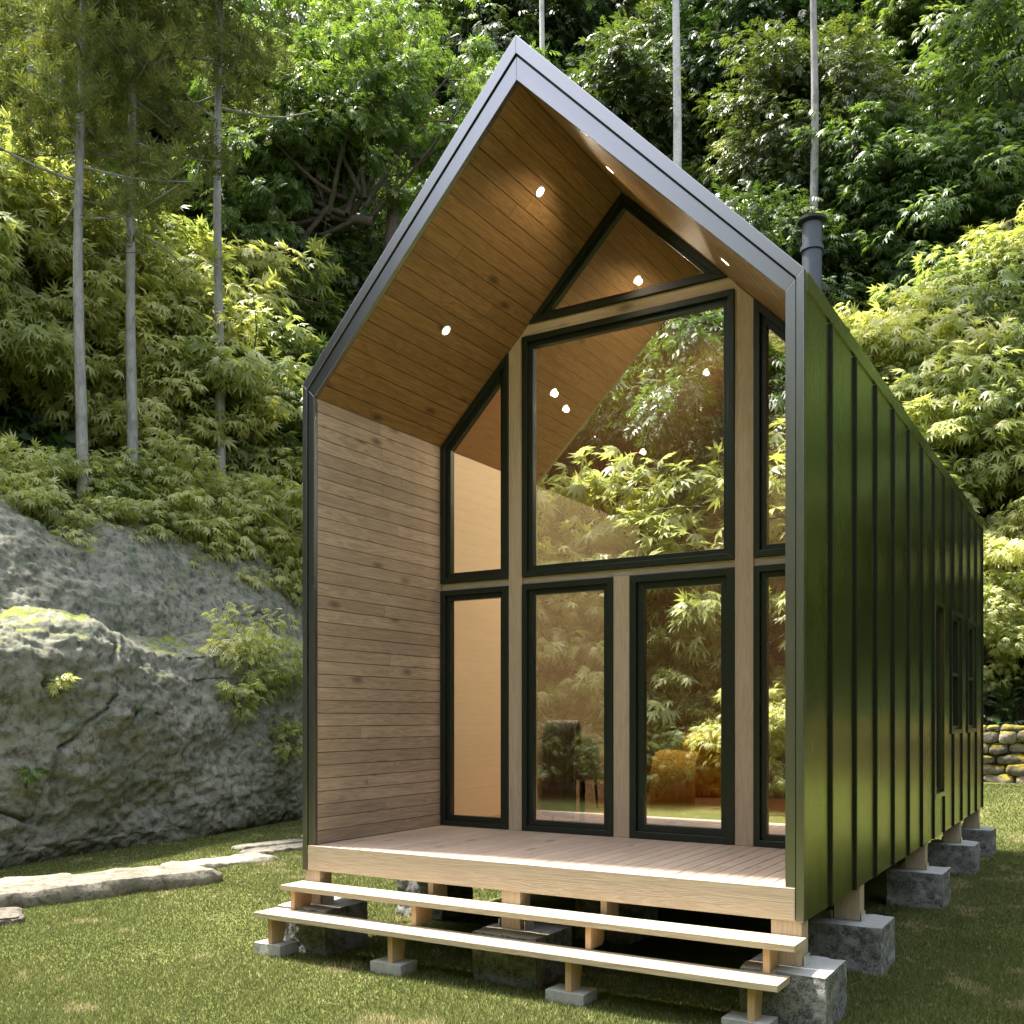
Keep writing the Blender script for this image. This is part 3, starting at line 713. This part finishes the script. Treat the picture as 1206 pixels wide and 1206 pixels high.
# ------------------------------------------------------------------ great rock
def big_rock():
    na, nb = 640, 330
    A = np.linspace(-9, 15.5, na); 
    # profile (recede behind base line, height)
    prof = np.array([(0.25, -.3), (0.0, .15), (-.05, .9), (.05, 1.8), (.18, 2.5), (.42, 2.88), (1.05, 3.02), (1.45, 3.12), (1.60, 3.55), (1.9, 4.2), (2.4, 4.95), (3.1, 5.42), (4.1, 5.5), (5.6, 4.9), (6.6, 4.2)])
    s = np.concatenate([[0], np.cumsum(np.linalg.norm(np.diff(prof, axis=0), axis=1))]); t = np.linspace(0, s[-1], nb)
    t = s[-1] * (np.linspace(0, 1, nb) ** 1.15)
    px = np.interp(t, s, prof[:, 0]); pz = np.interp(t, s, prof[:, 1])
    AA, PX = np.meshgrid(A, px, indexing='ij'); _, PZ = np.meshgrid(A, pz, indexing='ij')
    base = np.interp(A, [-9, -3, 1, 7.3, 11, 15.5], [-6.2, -5.75, -5.78, -6.85, -7.5, -8.3])[:, None]
    V = np.stack([(base - PX).ravel(), AA.ravel(), PZ.ravel()], 1)
    hs = 1.0 + .03*np.sin(V[:, 1]*.9+1) + .03*fbm(np.stack([V[:, 1], 0*V[:, 1], 0*V[:, 1]], 1), .45, 2)
    V[:, 2] *= np.where(V[:, 2] > .5, hs, 1)
    # tall end falls away towards the back
    V[:, 2] *= 1 + .07*sstep(V[:, 1], 4, 9)
    c = fbm(V, .35, 2) * .26 + fbm(V*np.array([1, .7, 1.5]), 1.1, 4, .5) * .10 + fbm(V*np.array([1, .9, 1.4]), 6, 5, .66) * .038
    rid = 1 - np.abs(fbm(V + 31, .9, 3)); crack = -.16*sstep(rid, .95, 1.0)*sstep(fbm(V+5, .5, 2), -.1, .3)
    d = c + crack
    # undercut at lower left
    un = np.exp(-((V[:, 1] + .2)/1.4)**2 - ((V[:, 2]-1.25)/.75)**2); d -= .75*un
    gx_ = np.gradient(V.reshape(na, nb, 3), axis=0).reshape(-1, 3); gb = np.gradient(V.reshape(na, nb, 3), axis=1).reshape(-1, 3)
    nr = np.cross(gx_, gb); nr /= np.linalg.norm(nr, axis=1, keepdims=True) + 1e-9
    if nr[nb//6, 0] < 0: nr = -nr
    V = V + nr * d[:, None]
    i = (np.arange(na-1)[:, None]*nb + np.arange(nb-1)[None]).ravel(); Q = np.stack([i, i+nb, i+nb+1, i+1], 1)
    me = npmesh('rock_outcrop', V, Q, np.full(len(Q), .5), True)
    tag(link('rock_outcrop', me, M['rock']), 'huge grey green mossy rock outcrop with a ledge, left of the cabin', 'rock')
    return V.reshape(na, nb, 3)
RV = big_rock()

# ------------------------------------------------------------------ dry stone wall
def stone_wall():
    Vs, Qs, Rs = [], [], []; b = 0; z = 0
    rr = random.Random(5); 
    for course in range(6):
        h = rr.uniform(.10, .24); x = -3 + rr.uniform(-.2, 0)
        while x < 13.5:
            l = rr.uniform(.22, .62); me = rock_box('s', l-.015, .42, h-.012, 9, .05, None, 4, rr.random()*90, False, .6)
            v = np.array([q.co[:] for q in me.vertices]); q = np.array([p.vertices[:] for p in me.polygons])
            xm = x + l/2; yy = 14.75 + rr.uniform(-.05, .05) + .03*course; g = zg(xm, 14.75)
            v = v + np.array([xm, yy, g + z - .04 + rr.uniform(-.012, .012)])
            if course < 6 or rr.random() < .7: Vs.append(v); Qs.append(q+b); Rs.append(np.full(len(q), rr.random())); b += len(v)
            bpy.data.meshes.remove(me); x += l
        z += h
    me = npmesh('stone_wall', np.concatenate(Vs), np.concatenate(Qs), np.concatenate(Rs), True)
    tag(link('stone_wall', me, M['drystone']), 'low dry stone wall with orange green moss behind the lawn at right', 'wall')
stone_wall()

# ------------------------------------------------------------------ foliage
def kite(L_, w_, ang, x0=0, droop=.15, mid=.42):
    c, s = math.cos(ang), math.sin(ang)
    def R(r, side): x = -s*r + c*side; y = c*r + s*side; return (x, y + x0, -droop*r*r/ max(L_, .01))
    return [R(0, 0), R(L_*mid, w_/2), R(L_, 0), R(L_*mid, -w_/2)]
def T_palmate():
    V = []
    for a_, l in ((0, 1.0), (34, .92), (-34, .92), (70, .72), (-70, .72), (112, .42), (-112, .42)):
        V += kite(l*.62, .17*l*.9, rad(a_), 0, .45)
    return np.array(V), 7
def T_sprig():
    V = []
    for i, (y, a_) in enumerate(((0, 60), (.05, -60), (.22, 45), (.27, -45), (.42, 30), (.46, -32), (.55, 0))):
        k_ = kite(.46, .17, rad(a_), y, .5)
        k_ = [(p[0], p[1], p[2] - .25*y + (.04 if i % 2 else -.04)) for p in k_]; V += k_
    return np.array(V), 7
def T_tuft():
    V = []; r = random.Random(3)
    for i in range(26):
        t = i/26*6.283*2.4; el = r.uniform(.15, 1.25); l = r.uniform(.6, 1.0); d = Vector((math.cos(t)*math.cos(el), math.sin(t)*math.cos(el), math.sin(el)))
        sd_ = d.cross(Vector((r.uniform(-1, 1), r.uniform(-1, 1), r.uniform(-1, 1)))).normalized()*.042; b = Vector((0, 0, r.uniform(-.35, .2)))
        V += [tuple(b), tuple(b+d*l*.5+sd_), tuple(b+d*l), tuple(b+d*l*.5-sd_)]
    return np.array(V), 26
TP, TS, TT = T_palmate(), T_sprig(), T_tuft()
def scatter(T, P, axis, nrm, size):
    V0, nq = T; n = len(P)
    axis = axis/np.linalg.norm(axis, axis=1, keepdims=True)
    nrm = nrm - (nrm*axis).sum(1, keepdims=True)*axis; nrm /= np.linalg.norm(nrm, axis=1, keepdims=True) + 1e-9
    side = np.cross(axis, nrm); R = np.stack([side, axis, nrm], 2)
    V = np.einsum('nij,kj->nki', R, V0)*size[:, None, None] + P[:, None]
    V = V.reshape(-1, 3); Q = np.arange(len(V)).reshape(-1, 4); return V, Q, nq
def crown_mesh(name, clumps, T, per, size, rng, flat=.5, upw=.7, outw=.6, rndw=.35, jitter=.3):
    C = np.array([c[:3] for c in clumps]); R_ = np.array([c[3] for c in clumps]); ctr = C.mean(0)
    n = len(C)*per; idx = np.repeat(np.arange(len(C)), per)
    d = rng.normal(size=(n, 3)); d /= np.linalg.norm(d, axis=1, keepdims=True); rr = rng.random(n)**.45
    off_ = d*rr[:, None]*R_[idx][:, None]; off_[:, 2] *= flat
    P = C[idx] + off_
    out = (C[idx]-ctr)*np.array([1, 1, .4]); out /= np.linalg.norm(out, axis=1, keepdims=True)+1e-6
    dd = d.copy(); dd[:, 2] *= .5
    outward = out*.7 + dd*.9
    nrm = np.array([0, 0, 1.])*upw + outward*outw + rng.normal(size=(n, 3))*rndw
    ax = outward + np.array([0, 0, -.45]) + rng.normal(size=(n, 3))*.45
    sz = size*(1 - jitter + 2*jitter*rng.random(n))
    V, Q, nq = scatter(T, P, ax, nrm, sz)
    cl = rng.random(len(C)); r = np.clip(.45*cl[idx] + .55*rng.random(n) + .10*(off_[:, 2]/(R_[idx]*flat)), 0, 1)
    return npmesh(name, V, Q, np.repeat(r, nq))
def limb(mb, p0, p1, r0, r1, sag=.15, n=5, seg=6):
    p0 = Vector(p0); p1 = Vector(p1); L_ = (p1-p0).length
    k1 = Vector([random.uniform(-1, 1) for _ in range(3)])*.10*L_
    pts = []; 
    for i in range(n+1):
        t = i/n; pts.append(p0.lerp(p1, t) + Vector((0, 0, 1))*sag*L_*math.sin(t*math.pi)*(1) + k1*math.sin(t*math.pi*1.5)*t)
    mb.tube(pts, [r0 + (r1-r0)*(i/n) for i in range(n+1)], seg, cap=False)
    return pts
def broad_tree(kind, H, cr, cz, nclump, per, size, T, leaf, barkm, seed, trunk_r=.16, clump_r=(.4, .8), nlimb=16, **kw):
    """H height; crown radius cr (x,y,z), crown centre height cz"""
    rng = np.random.default_rng(seed); random.seed(seed)
    cl = []
    while len(cl) < nclump:
        d = rng.normal(size=3); d /= np.linalg.norm(d); r = rng.random()**.33
        lob = 1 + .28*float(fbm(np.array([d*1.6 + seed]), 1.0, 2)[0])
        p = d*r*lob*np.array(cr) + np.array([0, 0, cz])
        if p[2] < .25: continue
        cl.append((*p, rng.uniform(*clump_r)))
    mb = MB(); top = Vector((rng.uniform(-.4, .4), rng.uniform(-.4, .4), cz + cr[2]*.55))
    tp = limb(mb, (0, 0, -.4), top, trunk_r, trunk_r*.25, 0, 9, 10)
    for i in sorted(range(len(cl)), key=lambda i: -abs(cl[i][0])-abs(cl[i][1]))[:nlimb*2][::2]:
        c = cl[i]; zb_ = max(.4, min(c[2]-.25*math.hypot(c[0], c[1]), top.z-.2)); k_ = min(int((zb_+.4)/(top.z+.4)*9), 8)
        b_ = tp[k_]; pts = limb(mb, b_, c[:3], trunk_r*.36, .012, .06, 5, 6)
        for q in range(2):
            j = cl[rng.integers(len(cl))]
            e_ = Vector(c[:3]) + Vector(rng.normal(size=3)*.5); limb(mb, pts[3], e_, .02, .006, .03, 3, 4)
    root = empty(kind, (0, 0, 0))
    mb.build('trunk', barkm, root, smooth=True, recalc=False)
    me = crown_mesh('crown', cl, T, per, size, rng, **kw)
    link('crown', me, leaf, root)
    return root
def pine_tree(H, z0, spread, seed, trunk_r, barkm, leaf, nlimb=46, tuftsize=.30, dens=1.0):
    rng = np.random.default_rng(seed); random.seed(seed); mb = MB()
    tp = [Vector((.035*math.sin(i*.9+seed), .03*math.cos(i*.7+seed), -.5 + i*(H+.5)/14)) for i in range(15)]
    mb.tube(tp, [trunk_r*(1 - .75*i/14) for i in range(15)], 12, cap=False)
    P, AX, NR = [], [], []
    for i in range(nlimb):
        t = i/nlimb; z = z0 + (H - z0)*t**.9; k_ = min(int((z+.5)/((H+.5)/14)), 13); b_ = tp[k_].copy(); b_.z = z
        an = i*2.4 + rng.uniform(-.4, .4); ln_ = spread*(1 - .75*t)*rng.uniform(.65, 1.1)
        e_ = b_ + Vector((math.cos(an)*ln_, math.sin(an)*ln_, ln_*rng.uniform(-.12, .18)))
        pts = limb(mb, b_, e_, .030, .008, -.05, 5, 5)
        if z < z0 + .10*(H-z0) and rng.random() < .6: continue
        for s_ in range(int(9*dens)):
            f = rng.uniform(.3, 1.0); kk = min(int(f*5), 4); q = pts[kk].lerp(pts[kk+1], f*5-kk)
            sidev = Vector((-math.sin(an), math.cos(an), 0))*rng.normal()*.42*ln_*.45 + Vector((0, 0, rng.uniform(.0, .25)))
            w_ = q + sidev
            if s_ % 3 == 0: mb.tube([q, w_], [.007, .004], 4, cap=False)
            for r_ in range(9):
                P.append(list(w_ + Vector(rng.normal(size=3)*.20))); AX.append(list(Vector((math.cos(an), math.sin(an), .2)) + Vector(rng.normal(size=3)*.5))); NR.append([0, 0, 1])
    root = empty('pine_tree', (0, 0, 0)); mb.build('trunk', barkm, root, smooth=True, recalc=False)
    P = np.array(P); V, Q, nq = scatter(TT, P, np.array(AX), np.array(NR) + rng.normal(size=(len(P), 3))*.25, tuftsize*(.7+.6*rng.random(len(P))))
    link('crown', npmesh('crown', V, Q, np.repeat(np.clip(rng.random(len(P)), 0, .85), nq)), leaf, root)
    return root
PROT = {}
PROT['maple'] = [broad_tree('maple_tree', 5.2, (2.1, 2.1, 1.9), 3.0, 120, 58, .30, TP, M['leaf_maple'], M['bark_dark'], 101, .09, (.35, .75), 14, flat=.42),
                 broad_tree('maple_tree', 5.2, (2.4, 2.0, 1.6), 2.6, 120, 58, .27, TP, M['leaf_maple'], M['bark_dark'], 102, .08, (.35, .8), 14, flat=.40)]
PROT['pale'] = [broad_tree('maple_tree', 5.2, (2.2, 2.2, 2.1), 2.9, 110, 42, .37, TP, M['leaf_brightened'], M['bark_dark'], 104, .09, (.4, .85), 16, flat=.45, upw=.5, outw=.9),
                 broad_tree('maple_tree', 5.2, (2.4, 2.1, 1.8), 2.5, 115, 46, .32, TP, M['leaf_brightened'], M['bark_dark'], 105, .08, (.4, .85), 16, flat=.42, upw=.5, outw=.9)]
PROT['gmaple'] = [broad_tree('maple_tree', 7, (2.6, 2.6, 2.6), 3.6, 150, 60, .34, TP, M['leaf_maple2'], M['bark_dark'], 111, .12, (.4, .9), 16, flat=.45)]
PROT['broad'] = [broad_tree('broadleaf_tree', 9, (2.9, 2.9, 3.1), 5.4, 190, 62, .30, TS, M['leaf_broad'], M['bark_dark'], 121, .16, (.4, .85), 20, flat=.6),
                 broad_tree('broadleaf_tree', 9, (3.3, 2.7, 2.7), 4.8, 190, 62, .30, TS, M['leaf_broad'], M['bark_dark'], 122, .16, (.4, .9), 20, flat=.55)]
PROT['dark'] = [broad_tree('evergreen_tree', 9, (3.1, 3.1, 3.4), 5.0, 200, 62, .32, TS, M['leaf_dark'], M['bark_dark'], 131, .16, (.5, 1.0), 16, flat=.7),
                broad_tree('evergreen_tree', 9, (3.4, 2.8, 3.0), 4.6, 200, 62, .32, TS, M['leaf_dark'], M['bark_dark'], 132, .16, (.5, 1.0), 16, flat=.7)]
USED = set(); TREE_N = [0]
ORD = 'first second third fourth fifth sixth seventh eighth ninth tenth eleventh twelfth thirteenth fourteenth fifteenth sixteenth seventeenth eighteenth nineteenth twentieth'.split()
def place(key, x, y, s, label, cat, group, name=None, z=None, rz=None, sz=1.0, sink=.15):
    L_ = PROT[key]; k_ = TREE_N[0] % len(L_); TREE_N[0] += 1; src = L_[k_]
    if src.name in USED: o = copy_tree(src)
    else: o = src; USED.add(src.name)
    o.location = (x, y, (zg(x, y) if z is None else z) - sink); o.rotation_euler = (0, 0, random.uniform(0, 6.28) if rz is None else rz); o.scale = (s, s, s*sz)
    if name: o.name = name
    return tag(o, label, cat, group)
random.seed(99)
G1 = 'bright maples behind the rock'; G2 = 'dark evergreens high on the slope'; G3 = 'maples on the slope right of the cabin'; G4 = 'trees reflected from in front of the cabin'; G5 = 'trees beside the cabin outside the frame'; G6 = 'leafy trees on the slope behind the cabin'
# left maples above the rock rim: px, distance, scale
for px, wd, s, lab in ((-15, 18.4, 1.0, 'pale yellow green maple at the left edge above the rock'), (45, 19.6, 1.05, 'yellow green maple behind the leftmost grey trunk'), (130, 20.8, 1.0, 'bright maple low over the rock rim between the grey trunks'),
                       (205, 21.4, 1.1, 'sunlit pale maple behind the third grey trunk'), (290, 22.4, 1.1, 'bright yellow maple hanging over the rock beside the cabin'), (345, 23.6, 1.1, 'pale maple partly hidden by the cabin left edge'),
                       (90, 21.2, 1.1, 'pale maple filling between the first and second trunks'), (245, 22.4, 1.1, 'pale maple filling beside the third trunk'), (175, 21.6, 1.1, 'pale maple standing back between the second and third trunks'), (310, 22.9, .95, 'pale maple low beside the cabin corner above the rock'), (-90, 17.5, 1.1, 'maple at the far left outside corner of the rock'), (20, 22.0, 1.25, 'upper maple behind the maples of the left edge'), (235, 23.5, 1.3, 'upper yellow green maple behind the third trunk'), (130, 22.0, 1.2, 'upper maple behind the second trunk'), (335, 26.0, 1.25, 'upper maple beside the cabin eave'),
                       (30, 16.9, .48, 'small maple sapling left of the first grey trunk'), (100, 17.9, .42, 'small maple sapling at the foot of the first grey trunk'), (150, 18.6, .5, 'small maple sapling hiding the foot of the second trunk'), (210, 19.6, .5, 'small maple sapling on the rim between second and third trunks'), (262, 20.5, .55, 'small maple sapling hiding the foot of the third trunk'), (312, 21.6, .6, 'small maple sapling on the rim near the cabin')):
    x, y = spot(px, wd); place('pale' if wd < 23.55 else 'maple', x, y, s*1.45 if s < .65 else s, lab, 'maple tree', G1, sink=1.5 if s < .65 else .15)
# the hillside, layer after layer
def hillrow(items, group, cat):
    for key, px, wd, s, lab in items:
        x, y = spot(px, wd); place(key, x, y, s, lab, cat, group)
hillrow([('dark', -20, 30, 1.7, 'tall dark evergreen at the upper left edge'), ('broad', 90, 29, 1.6, 'tall leafy tree behind the pines'), ('dark', 240, 30, 1.6, 'tall dark evergreen between pines and spreading tree'), ('gmaple', 100, 24, 1.0, 'deep green maple behind the left grey trunks'), ('gmaple', 330, 23.5, .9, 'deep green maple under the spreading tree'), ('broad', 20, 26, 1.0, 'leafy tree at the upper left behind the pines'),
         ('broad', 190, 27, 1.0, 'leafy tree behind the middle pine'), ('dark', 110, 31, 1.15, 'dark evergreen behind the pine crowns'), ('dark', 300, 31, 1.15, 'dark evergreen left of the spreading tree top'),
         ('dark', -60, 29, 1.1, 'dark evergreen at the far left top'), ('dark', 370, 35, 1.2, 'dark evergreen filling the gap at the top left of the gable'), ('dark', 200, 37, 1.3, 'dark evergreen highest above the pines'), ('dark', 40, 37, 1.3, 'dark evergreen highest at the left corner'), ('dark', 420, 28, 1.0, 'dark evergreen behind the cabin roof left slope')], G2, 'tree')
hillrow([('dark', 560, 44, 1.7, 'dark evergreen on the crest above the gable'), ('dark', 480, 43, 1.6, 'dark evergreen on the crest left of the gable'), ('dark', 690, 43, 1.6, 'dark evergreen on the crest right of the gable'), ('dark', 820, 42, 1.6, 'dark evergreen on the crest above the roof'), ('dark', 930, 42, 1.6, 'dark evergreen on the crest above the flue'), ('dark', 345, 38, 1.7, 'dark evergreen closing the gap at the top left'), ('dark', 330, 42, 1.6, 'dark evergreen on the crest left of the spreading tree'),('broad', 600, 36, 1.2, 'leafy tree just behind the tip of the gable'), ('broad', 540, 33, 1.15, 'leafy green tree above the gable peak'), ('dark', 500, 37, 1.3, 'dark evergreen above the spreading tree'), ('dark', 640, 33, 1.1, 'dark evergreen just right of the gable peak'), ('dark', 620, 39, 1.3, 'dark evergreen at the top centre'),
         ('broad', 735, 31, .95, 'leafy green tree between the peak and the pale trunk'), ('dark', 760, 36, 1.25, 'dark evergreen behind the pale trunk'), ('dark', 850, 29, 1.0, 'dark glossy tree right of the pale trunk'), ('dark', 880, 35, 1.25, 'dark evergreen above the flue'),
         ('broad', 815, 26.5, .7, 'small leafy tree low behind the roof slope'), ('dark', 960, 31, 1.05, 'dark evergreen behind the flue'), ('dark', 1010, 37, 1.3, 'dark evergreen highest right of the flue'), ('dark', 700, 27, .9, 'dark evergreen hidden behind the gable')], G6, 'tree')
hillrow([('gmaple', 1040, 29, 1.0, 'green maple high above the flue at right'), ('gmaple', 1130, 27.5, 1.0, 'green maple at the upper right with pointed leaves'), ('gmaple', 1215, 28.5, 1.1, 'green maple at the top right corner'), ('dark', 1150, 34, 1.25, 'dark evergreen behind the upper right maples'), ('dark', 1260, 33, 1.2, 'dark evergreen beyond the right edge'), ('gmaple', 1100, 33, 1.1, 'high green maple between the dark evergreens at right'),
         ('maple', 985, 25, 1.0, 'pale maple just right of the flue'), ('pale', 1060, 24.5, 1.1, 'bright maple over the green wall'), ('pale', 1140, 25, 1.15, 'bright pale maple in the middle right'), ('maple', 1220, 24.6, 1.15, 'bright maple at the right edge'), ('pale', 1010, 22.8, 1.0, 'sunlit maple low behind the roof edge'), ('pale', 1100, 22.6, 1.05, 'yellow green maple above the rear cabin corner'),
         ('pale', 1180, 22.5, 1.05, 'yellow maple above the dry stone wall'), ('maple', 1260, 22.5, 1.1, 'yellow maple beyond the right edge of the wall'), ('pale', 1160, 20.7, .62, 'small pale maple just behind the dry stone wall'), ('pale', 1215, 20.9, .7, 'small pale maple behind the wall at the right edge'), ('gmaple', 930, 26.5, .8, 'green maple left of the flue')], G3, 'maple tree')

# big spreading tree with visible limbs, left of the gable
def spreading_tree():
    random.seed(41); rng = np.random.default_rng(41); x, y = spot(455, 25); g = zg(x, y)
    root = tag(empty('spreading_tree', (x, y, g)), 'big broadleaf tree with dark curved limbs fanning left of the gable', 'tree'); mb = MB()
    R3 = np.array([RD[0], RD[1], 0]); cl = []
    def W3(px, py, dd=0):
        wd = 25 + dd; sx, sy = spot(px, wd); return Vector((sx-x, sy-y, 1.8 + (845.3-py)/F*wd - g))
    tr = limb(mb, (0, 0, -.5), W3(440, 262), .30, .17, 0, 6, 12)
    fans = [(250, 170), (262, 110), (300, 70), (345, 60), (395, 70), (440, 60), (500, 90), (300, 130), (350, 120), (290, 250), (240, 262), (300, 285), (540, 130), (480, 40), (280, 330), (420, 110), (530, 60), (235, 215)]
    for i, (qx, qy) in enumerate(fans):
        hub = W3(430 - (i % 3)*22, 262 - (i % 4)*9, rng.uniform(-.2, .2))
        e_ = W3(qx, qy, rng.uniform(-1.6, 1.4)); pts = limb(mb, hub, e_, .075, .014, -.13 if qx < 330 else -.04, 8, 8)
        for k_ in (3, 4, 5, 6, 7, 8):
            for _ in range(3):
                c = pts[k_] + Vector(rng.normal(size=3)*(.25+.09*k_)) + Vector((0, 0, .25)); limb(mb, pts[k_-1], c, .018, .005, .02, 3, 4)
                if k_ > 3 and rng.random() < .42 + .08*k_: cl.append((*c, rng.uniform(.3, .6)))
    limb(mb, W3(440, 262), W3(330, 250), .13, .05, .05, 6, 10)
    mb.build('trunk', M['bark_dark'], root, smooth=True, recalc=False)
    link('crown', crown_mesh('crown', cl, TS, 52, .27, rng, flat=.5), M['leaf_broad2'], root)
M['leaf_broad2'] = leafmat('bright_broad_leaves', (.07, .14, .018), (.20, .29, .055), (.42, .42, .16), .42)
spreading_tree()
# tall pines with bare grey trunks on the left
pines = [(95, 17.2, 15.5, 10.6, 2.0, .112, 'leftmost tall pine with a thick bare grey trunk'), (155, 18.3, 16.5, 11.0, 2.0, .112, 'middle tall pine with a slightly bent grey trunk'), (258, 20.2, 17.5, 13.8, 2.1, .118, 'third tall pine from the left, beside the spreading tree'),
         (38, 21, 18, 10.5, 2.4, .10, 'dim slender pine behind the leftmost one')]
for i, (px, wd, H, zf, spd, tr_, lab) in enumerate(pines):
    x, y = spot(px, wd); g = zg(x, y); o = pine_tree(H - g*.0, zf - g, spd, 50+i, tr_, M['bark_grey'], M['leaf_pine'], 40, .20)
    o.location = (x, y, g - .2); o.rotation_euler.z = i*1.3; tag(o, lab, 'pine tree', 'tall pines with bare trunks')
# three tall bare trunks behind the roof
for i, (px, wd, H, tr_, mt, lab) in enumerate(((637, 27, 32, .125, 'bark_pale', 'slim pale trunk rising just right of the gable peak'), (796, 25, 31, .165, 'bark_pale', 'bright pale straight trunk behind the right roof slope'), (958, 28, 33, .15, 'bark_grey', 'grey trunk rising behind the flue'))):
    x, y = spot(px, wd); g = zg(x, y); o = pine_tree(H - g, 24.5 - g, 2.2, 70+i, tr_, M[mt], M['leaf_pine'], 30, .32)
    o.location = (x, y, g-.2); tag(o, lab, 'pine tree', 'tall trunks behind the roof')
# trees in front of the cabin (behind the camera) that the glass mirrors, and beside it
for i, (x, y, key, s) in enumerate([(-11, -10, 'broad', 1.3), (-7.5, -14, 'pale', 1.9), (-4, -16.5, 'broad', 1.5), (-.5, -14.5, 'pale', 2.0), (2.5, -16.5, 'broad', 1.6), (-9, -18, 'broad', 1.6), (-2, -19.5, 'gmaple', 1.9), (5.5, -14.5, 'pale', 1.9),
                                    (8.5, -18, 'broad', 1.5), (-13.5, -14, 'dark', 1.5), (-6, -21, 'broad', 1.6), (12, -14, 'broad', 1.2), (3, -22, 'broad', 1.7), (-5.6, -12.2, 'pale', 1.2), (0.8, -12.3, 'pale', 1.0), (-15, -6.5, 'broad', 1.0), (-14, -22, 'dark', 1.5), (-18, -11, 'dark', 1.3), (-3.2, -13.2, 'pale', 1.6), (5, -18.5, 'gmaple', 1.8)]):
    place(key, x, y, s, 'leafy tree facing the glass front, ' + ORD[i] + ' of the mirrored wood', 'tree', G4)
for i, (x, y, s) in enumerate([(-6.2, -9.6, .55), (-3.4, -10.4, .5), (-.6, -10.2, .55), (-8.4, -8.0, .6), (2, -10.8, .5), (-1.9, -11.2, .6), (-5, -11.4, .6), (-7.2, -11.8, .9), (-2.6, -12.2, .85), (1.2, -11.8, .8), (-9.8, -11, .85), (-4.1, -13.2, 1.0)]):
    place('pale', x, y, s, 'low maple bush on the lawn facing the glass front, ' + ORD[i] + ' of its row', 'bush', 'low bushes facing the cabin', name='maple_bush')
for i, (x, y, key, s) in enumerate([(12.5, 1, 'maple', 1.35), (13.5, 5, 'broad', 1.0), (12, 8.5, 'maple', 1.3), (14, 12, 'gmaple', 1.2), (16, -3, 'broad', 1.15), (17, 8, 'dark', 1.2), (11.5, 14.5, 'maple', 1.2), (16.5, 16, 'broad', 1.2), (18, 2, 'dark', 1.3), (12.5, -5.5, 'maple', 1.3), (8, 18.5, 'gmaple', 1.0)]):
    place(key, x, y, s, 'leafy tree on the open lawn side beyond the green wall, ' + ORD[i] + ' of its row', 'tree', G5)
for L_ in PROT.values():                       # any source never placed
    for o in L_:
        if o.name not in USED:
            for c in list(o.children): bpy.data.objects.remove(c)
            bpy.data.objects.remove(o)

# shrubs and ferns on the rock and at the foot of the slope
def plant(name, P, n, R, size, T, leaf, label, cat, group, seed, flat=.6):
    rng = np.random.default_rng(seed); cl = [(rng.normal()*R*.4, rng.normal()*R*.4, abs(rng.normal())*R*.4 + .05, R*.45) for _ in range(max(3, n//14))]
    root = tag(empty(name, P), label, cat, group)
    mb = MB()
    for c in cl[:8]: mb.tube([(0, 0, -.05), (c[0]*.5, c[1]*.5, c[2]*.6), c[:3]], [.012, .008, .004], 5, cap=False)
    mb.build('stem', M['bark_dark'], root, smooth=True, recalc=False)
    link('foliage', crown_mesh('foliage', cl, T, 14, size, rng, flat=flat), leaf, root)
    return root
def rockpt(yv, zv):
    k = np.argmin(((RV[:, :, 1]-yv)**2 + (RV[:, :, 2]-zv)**2*2).ravel() + 0*RV[:, :, 0].ravel()); p = RV.reshape(-1, 3)[k]; return tuple(map(float, p + np.array([.05, 0, 0])))
for i, (yv, zv, n, R, lab) in enumerate(((6.1, 2.8, 420, .85, 'leafy green creeper spilling from the ledge beside the cabin'), (6.3, 2.15, 380, .75, 'creeper clump below the ledge near the cabin wall'), (5.5, 1.9, 120, .40, 'small fern halfway up the rock beside the creeper'),
        (6.7, 1.2, 240, .6, 'yellowish weeds low on the rock at the cabin corner'), (1.9, 2.15, 50, .24, 'small bright fern on the middle of the rock face'), (1.4, 1.0, 40, .22, 'tiny fern in the shaded hollow of the rock'), (6.9, 2.5, 300, .7, 'creeper clump hanging behind the cabin corner'))):
    plant('creeper', rockpt(yv, zv), n, R, .15, TS, M['leaf_brightened'] if i % 2 == 0 else M['leaf_maple'], lab, 'plant', 'plants growing on the rock', 300+i)
for i, xx in enumerate(np.arange(-2.2, 12, 1.15)):
    yy = 15.9 + random.uniform(-.2, .5)
    plant('bush', (float(xx), yy, zg(xx, yy)-.1), 420, 1.0, .20, TS, M['leaf_dark'] if i % 3 else M['leaf_maple2'], ORD[i] + ' leafy bush from the left in the shade behind the stone wall', 'bush', 'bushes behind the stone wall', 400+i, .8)
# ferny undergrowth hugging the slopes: one uncountable cover
def undergrowth():
    rng = np.random.default_rng(77); n = 26000
    s = rng.random(n)
    xl = -9 - 20*rng.random(n)**1.2; yl = -6 + 32*rng.random(n); xb = -14 + 34*rng.random(n); yb = 16.2 + 22*rng.random(n)**1.1
    pick = rng.random(n) < .42; x = np.where(pick, xl, xb); y = np.where(pick, yl, yb)
    z = zgnd(x, y) + .1 + .5*rng.random(n)
    P = np.stack([x, y, z], 1); out = rng.normal(size=(n, 3)); nr = np.array([.25, -.5, .7]) + rng.normal(size=(n, 3))*.4
    V, Q, nq = scatter(TS, P, out, nr, .45 + .4*rng.random(n))
    tag(link('undergrowth', npmesh('undergrowth', V, Q, np.repeat(rng.random(n)*.8, nq)), M['leaf_dark']), 'dark leafy undergrowth covering the slope under the trees', 'undergrowth', kind='stuff')
undergrowth()
